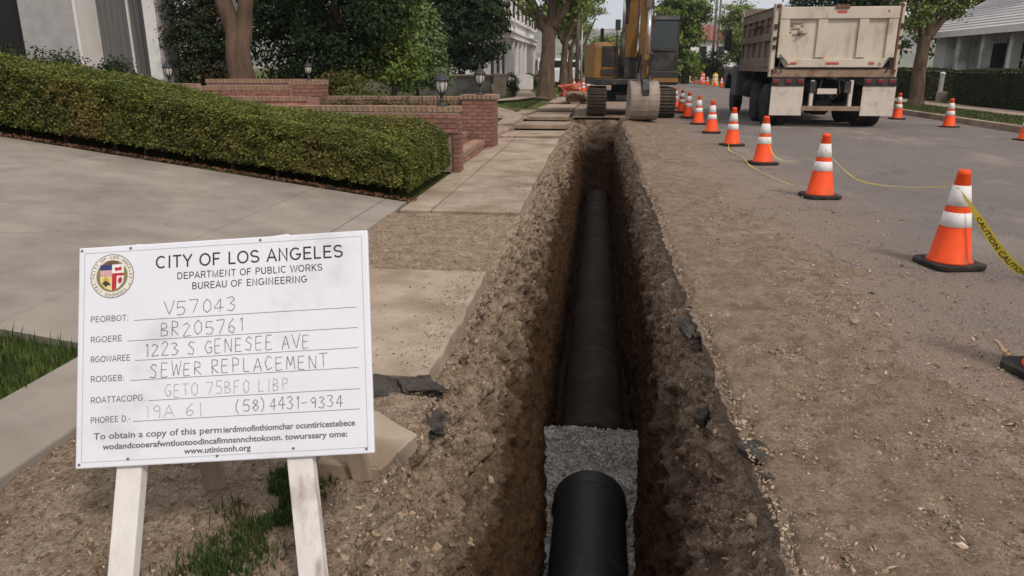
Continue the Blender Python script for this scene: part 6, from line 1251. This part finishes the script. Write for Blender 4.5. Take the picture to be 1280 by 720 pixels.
# right house with long shingled roof
t = thing('shingled_house', 'white house with a long pale shingled roof over a deep porch', 'house', (17.6, 36, 0.1))
MB().lo((1.2, -12, 0), (8, 7.2, 2.95)).lo((-0.1, 6.6, 0), (1.2, 7.2, 2.95)).lo((-0.1, 5.9, 0), (0.5, 6.6, 2.95)).build('wall', m_white, t)
rf = MB().prism([(-0.75, 2.82), (-0.75, 2.95), (3.0, 5.0), (8.4, 2.9), (8.4, 2.75), (3, 4.8)], -12.6, 7.6, 'Y').build('roof', m_roof, t)
for k in range(14):
    f = k / 14; x0_, z0_ = -0.78 + 3.75 * f, 2.955 + 2.05 * f
    MB().add([(x0_, -12.62, z0_ + 0.05), (x0_, 7.62, z0_ + 0.05), (x0_ + 0.30, 7.62, z0_ + 0.165), (x0_ + 0.30, -12.62, z0_ + 0.165), (x0_, -12.62, z0_ - 0.01), (x0_, 7.62, z0_ - 0.01)], [(0, 1, 2, 3), (0, 4, 5, 1)]).build('shingle_course', M('shingle_%d' % (k % 3), C(196 - 8 * (k % 3), 189 - 8 * (k % 3), 187 - 7 * (k % 3)), C(172, 166, 166), 5, 0.9, 0.2, 30), rf)
MB().lo((-0.82, -12.6, 2.72), (-0.74, 7.6, 2.96)).build('gutter', m_trim, rf)
for k, y in enumerate((4.2, 1.9, -0.6, -3.2, -6.0, -9.0)): MB().lo((-0.15, y, 0), (0.25, y + 0.5 if k < 1 else y + 0.3, 2.85)).build('porch_column', m_white if k < 2 else m_trim, t)
d_ = MB().lo((1.14, 2.6, 0.1), (1.19, 4.0, 2.4)).build('door', m_dkroom, t); MB().lo((1.1, 2.5, 2.4), (1.2, 4.1, 2.55)).build('lintel', m_trim, d_)
for y in (0.0, -2.6, -5.2, -8.0):
    w_ = MB().lo((1.14, y, 0.9), (1.19, y + 1.6, 2.4)).build('window', m_dkroom, t); MB().lo((1.1, y + 0.77, 0.9), (1.15, y + 0.83, 2.4)).build('window_bar', m_trim, w_); MB().lo((1.1, y, 1.6), (1.15, y + 1.6, 1.65)).build('window_bar', m_trim, w_); MB().lo((1.05, y - 0.1, 0.8), (1.2, y + 1.7, 0.9)).build('sill', m_trim, w_)
for k in range(40): MB().lo((-0.02, -11.8 + k * 0.35, 0.1), (0.02, -11.76 + k * 0.35, 1.0)).build('porch_baluster', m_trim, t)
MB().lo((-0.04, -12, 1.0), (0.04, 2.0, 1.07)).build('porch_rail', m_trim, t)
MB().lo((2.2, 1.0, 4.0), (5.0, 6.0, 6.2)).build('dormer', m_white, t)
for y in (1.6, 3.4): MB().lo((2.14, y, 4.6), (2.2, y + 1.3, 5.9)).build('dormer_window', m_dkroom, t)
# far right: porch house and pink house
m_pink = M('pink_tile_roof', C(190, 126, 116), C(168, 108, 100), 4, 0.9, 0.2, 20)
m_thatch = M('brown_roof', C(104, 92, 80), C(80, 70, 62), 5, 0.9, 0.3, 15)
t = thing('porch_house', 'small bungalow with pale porch columns and brown roof beyond the truck', 'house', (14.8, 76, 0))
MB().lo((0.8, -4, 0), (7, 5, 3)).build('wall', m_white, t); MB().prism([(-0.8, 2.8), (3.6, 4.6), (8, 2.8)], -4.8, 5.8, 'Y').build('roof', m_thatch, t)
for k in range(6): MB().lo((-0.3, -3.8 + 1.6 * k, 0.4), (0.05, -3.45 + 1.6 * k, 2.8)).build('porch_column', m_trim, t)
for k in range(3): MB().lo((0.72, -3 + 2.6 * k, 0.9), (0.79, -1.6 + 2.6 * k, 2.4)).build('window', m_dkroom, t)
MB().lo((-0.5, -4, 0), (0.8, 5, 0.45)).build('porch_floor', m_conc, t)
t = thing('pink_roofed_house', 'pale house with a pink tiled roof far down the street', 'house', (14.5, 128, 0))
MB().lo((-2.5, -6, 0), (6, 6, 5.2)).build('wall', m_white, t); MB().prism([(-3, 5.2), (1.8, 7.6), (6.6, 5.2)], -6.5, 6.5, 'Y').build('roof', m_pink, t); MB().lo((-2, -3, 5.4), (-1.2, -2, 8.4)).build('chimney', m_pink, t)
for k in range(3): MB().lo((-2.58, -4 + 3 * k, 2.8), (-2.49, -2.8 + 3 * k, 4.4)).build('window', m_dkroom, t); MB().lo((-2 + 2.6 * k, -6.08, 2.8), (-0.9 + 2.6 * k, -5.99, 4.4)).build('window', m_dkroom, t)
hedge_y('garden_hedge', 'green hedge in front of the small porch bungalow', 12.2, 13.2, 62, 82, 1.3, 6000, 0.08, m_leafH)
shrub('big dark bush at the corner of the far porch bungalow', (11.8, 86, 0), [(0, 0, 1.6, 2.2, 2, 1.5)], 3500, 0.14, m_l2, clump=0.5)
shrub('broad green bush under the tall tree behind the excavator cab', (9.6, 92, 0), [(0, 0, 1.8, 2.0, 2, 1.7)], 3500, 0.14, m_leafH, clump=0.5)
# far row of cones and drums on the right, and clutter behind the excavator
far_cone = make_cone(True); far_cone.location = (9.05, 55.5, -0.03); index_kids(far_cone); tag(far_cone, 'small orange cone in the far row along the right side of the street', 'traffic cone', 'far row of cones and drums')
for x, y in ((8.95, 58), (8.9, 61), (8.8, 64.5), (8.75, 68), (8.7, 72), (8.6, 77), (8.5, 83)): o = copy_tree(far_cone); o.location = (x, y, -0.03); o['label'] = 'small orange cone in the far row along the right side of the street'
def drum(label, loc, mat):
    t = thing('traffic_drum', label, 'traffic drum', loc, 0, 'far row of cones and drums')
    MB().lathe([(0.3, 0), (0.3, 0.06), (0.24, 0.07), (0.23, 0.3), (0.22, 0.32), (0.215, 0.6), (0.2, 0.62), (0.19, 0.9), (0.06, 0.92), (0.06, 1.0)], n=16).build('body', mat, t, smooth=True)
    for a, r_ in ((0.16, 0.245), (0.45, 0.228), (0.72, 0.208)): MB().lathe([(r_, a), (r_, a + 0.1)], n=16, cap=False).build('white_band', m_cw, t)
m_yd = M('drum_yellow', C(222, 180, 40), C(206, 160, 36), 4, 0.6)
for x, y, q in ((9.3, 57, 0), (9.2, 63, 1), (9.1, 70, 0), (9.0, 79, 1)): drum('banded traffic drum standing in the far row of cones', (x, y, -0.03), m_yd if q else m_or)
for i, (x, y) in enumerate(((-1.1, 41), (-0.9, 43.5), (-1.5, 46), (-0.7, 48.5))): o = copy_tree(far_cone); o.location = (x, y, -0.03); tag(o, 'orange cone in the cluster behind the excavator beside the left verge', 'traffic cone', 'cones behind the excavator')
chunk('tarp_heap', 'crumpled red-orange tarpaulin heap on the far left sidewalk', 'tarpaulin', (-1.45, 39.5, 0.25), (0.9, 1.0, 0.6), 6.6, M('red_tarp', C(190, 96, 74), C(160, 76, 60), 4, 0.7))
chunk('dirt_mound', 'small mound of dug earth beside the excavator track', 'mound', (-0.75, 31.5, 0.15), (1.0, 1.6, 0.5), 8.6, m_dirt)
# utility poles
m_pole = M('weathered_pole', C(112, 102, 96), C(90, 80, 74), 5, 0.9, 0.3, 20, stretch=(1, 1, 0.2)); m_galv = M('galvanised_pole', C(176, 174, 172), C(160, 158, 156), 4, 0.5, metal=0.4)
def pole(name, label, loc, h, r_, mat, arms=()):
    t = thing(name, label, 'pole', loc); MB().tube([(0, 0, -0.1), (0, 0, h)], [r_, r_ * 0.7], 10).build('shaft', mat, t, smooth=True)
    for z, l in arms: MB().lo((-l, -0.06, z), (l, 0.06, z + 0.12)).build('crossarm', mat, t)
pole('utility_pole', 'weathered wooden utility pole on the far left verge', (-1.75, 60, 0), 10, 0.17, m_pole, ((8.6, 1.1), (9.3, 0.9)))
pole('lamp_pole', 'pale metal pole beside the wooden utility pole on the left', (-1.5, 62, 0), 5.0, 0.1, m_galv)
pole('utility_pole', 'dark utility pole in front of the pink-roofed house', (13.4, 95, 0), 10.5, 0.2, m_pole, ((9.2, 1.2),))
pole('utility_pole', 'thin distant utility pole right of the pink-roofed house', (17.5, 120, 0), 12.5, 0.2, m_pole, ((11.6, 1.2),))

# ------------------------------------------------------------------ distant hills and haze
m_hill = M('hill_scrub', C(112, 110, 84), C(74, 82, 56), 0.012, 0.95, c3=C(170, 140, 116), s3=0.03, t3=(0.52, 0.62))
xs = np.linspace(-1500, 1700, 160); ys3 = np.linspace(900, 1900, 40); X, Y = np.meshgrid(xs, ys3)
env = sst(900, 1500, Y); Z = env * (88 + 34 * fbm(X * 0.0035, Y * 0.002, 3.0, 4) - 0.012 * X) + 9 * fbm(X * 0.016, Y * 0.016, 5.0, 4) * env - 2
struct(npmesh('hills', np.stack([X, Y, Z], -1).reshape(-1, 3), gridfaces(40, 160), m_hill))

hb = MB().lo((-1700, -300, -3.6), (1900, 2200, 210)).build('haze', None)
hm = bpy.data.materials.new('haze_air'); hm.use_nodes = True; t_ = hm.node_tree; t_.nodes.remove(t_.nodes['Principled BSDF'])
pv = t_.nodes.new('ShaderNodeVolumePrincipled'); pv.inputs['Color'].default_value = (0.86, 0.92, 1.0, 1); pv.inputs['Density'].default_value = 0.00032; pv.inputs['Anisotropy'].default_value = 0.2
t_.links.new(pv.outputs[0], t_.nodes['Material Output'].inputs['Volume']); hb.data.materials.append(hm); tag(hb, 'thin pale haze hanging over the street and far hills', 'haze', kind='stuff')
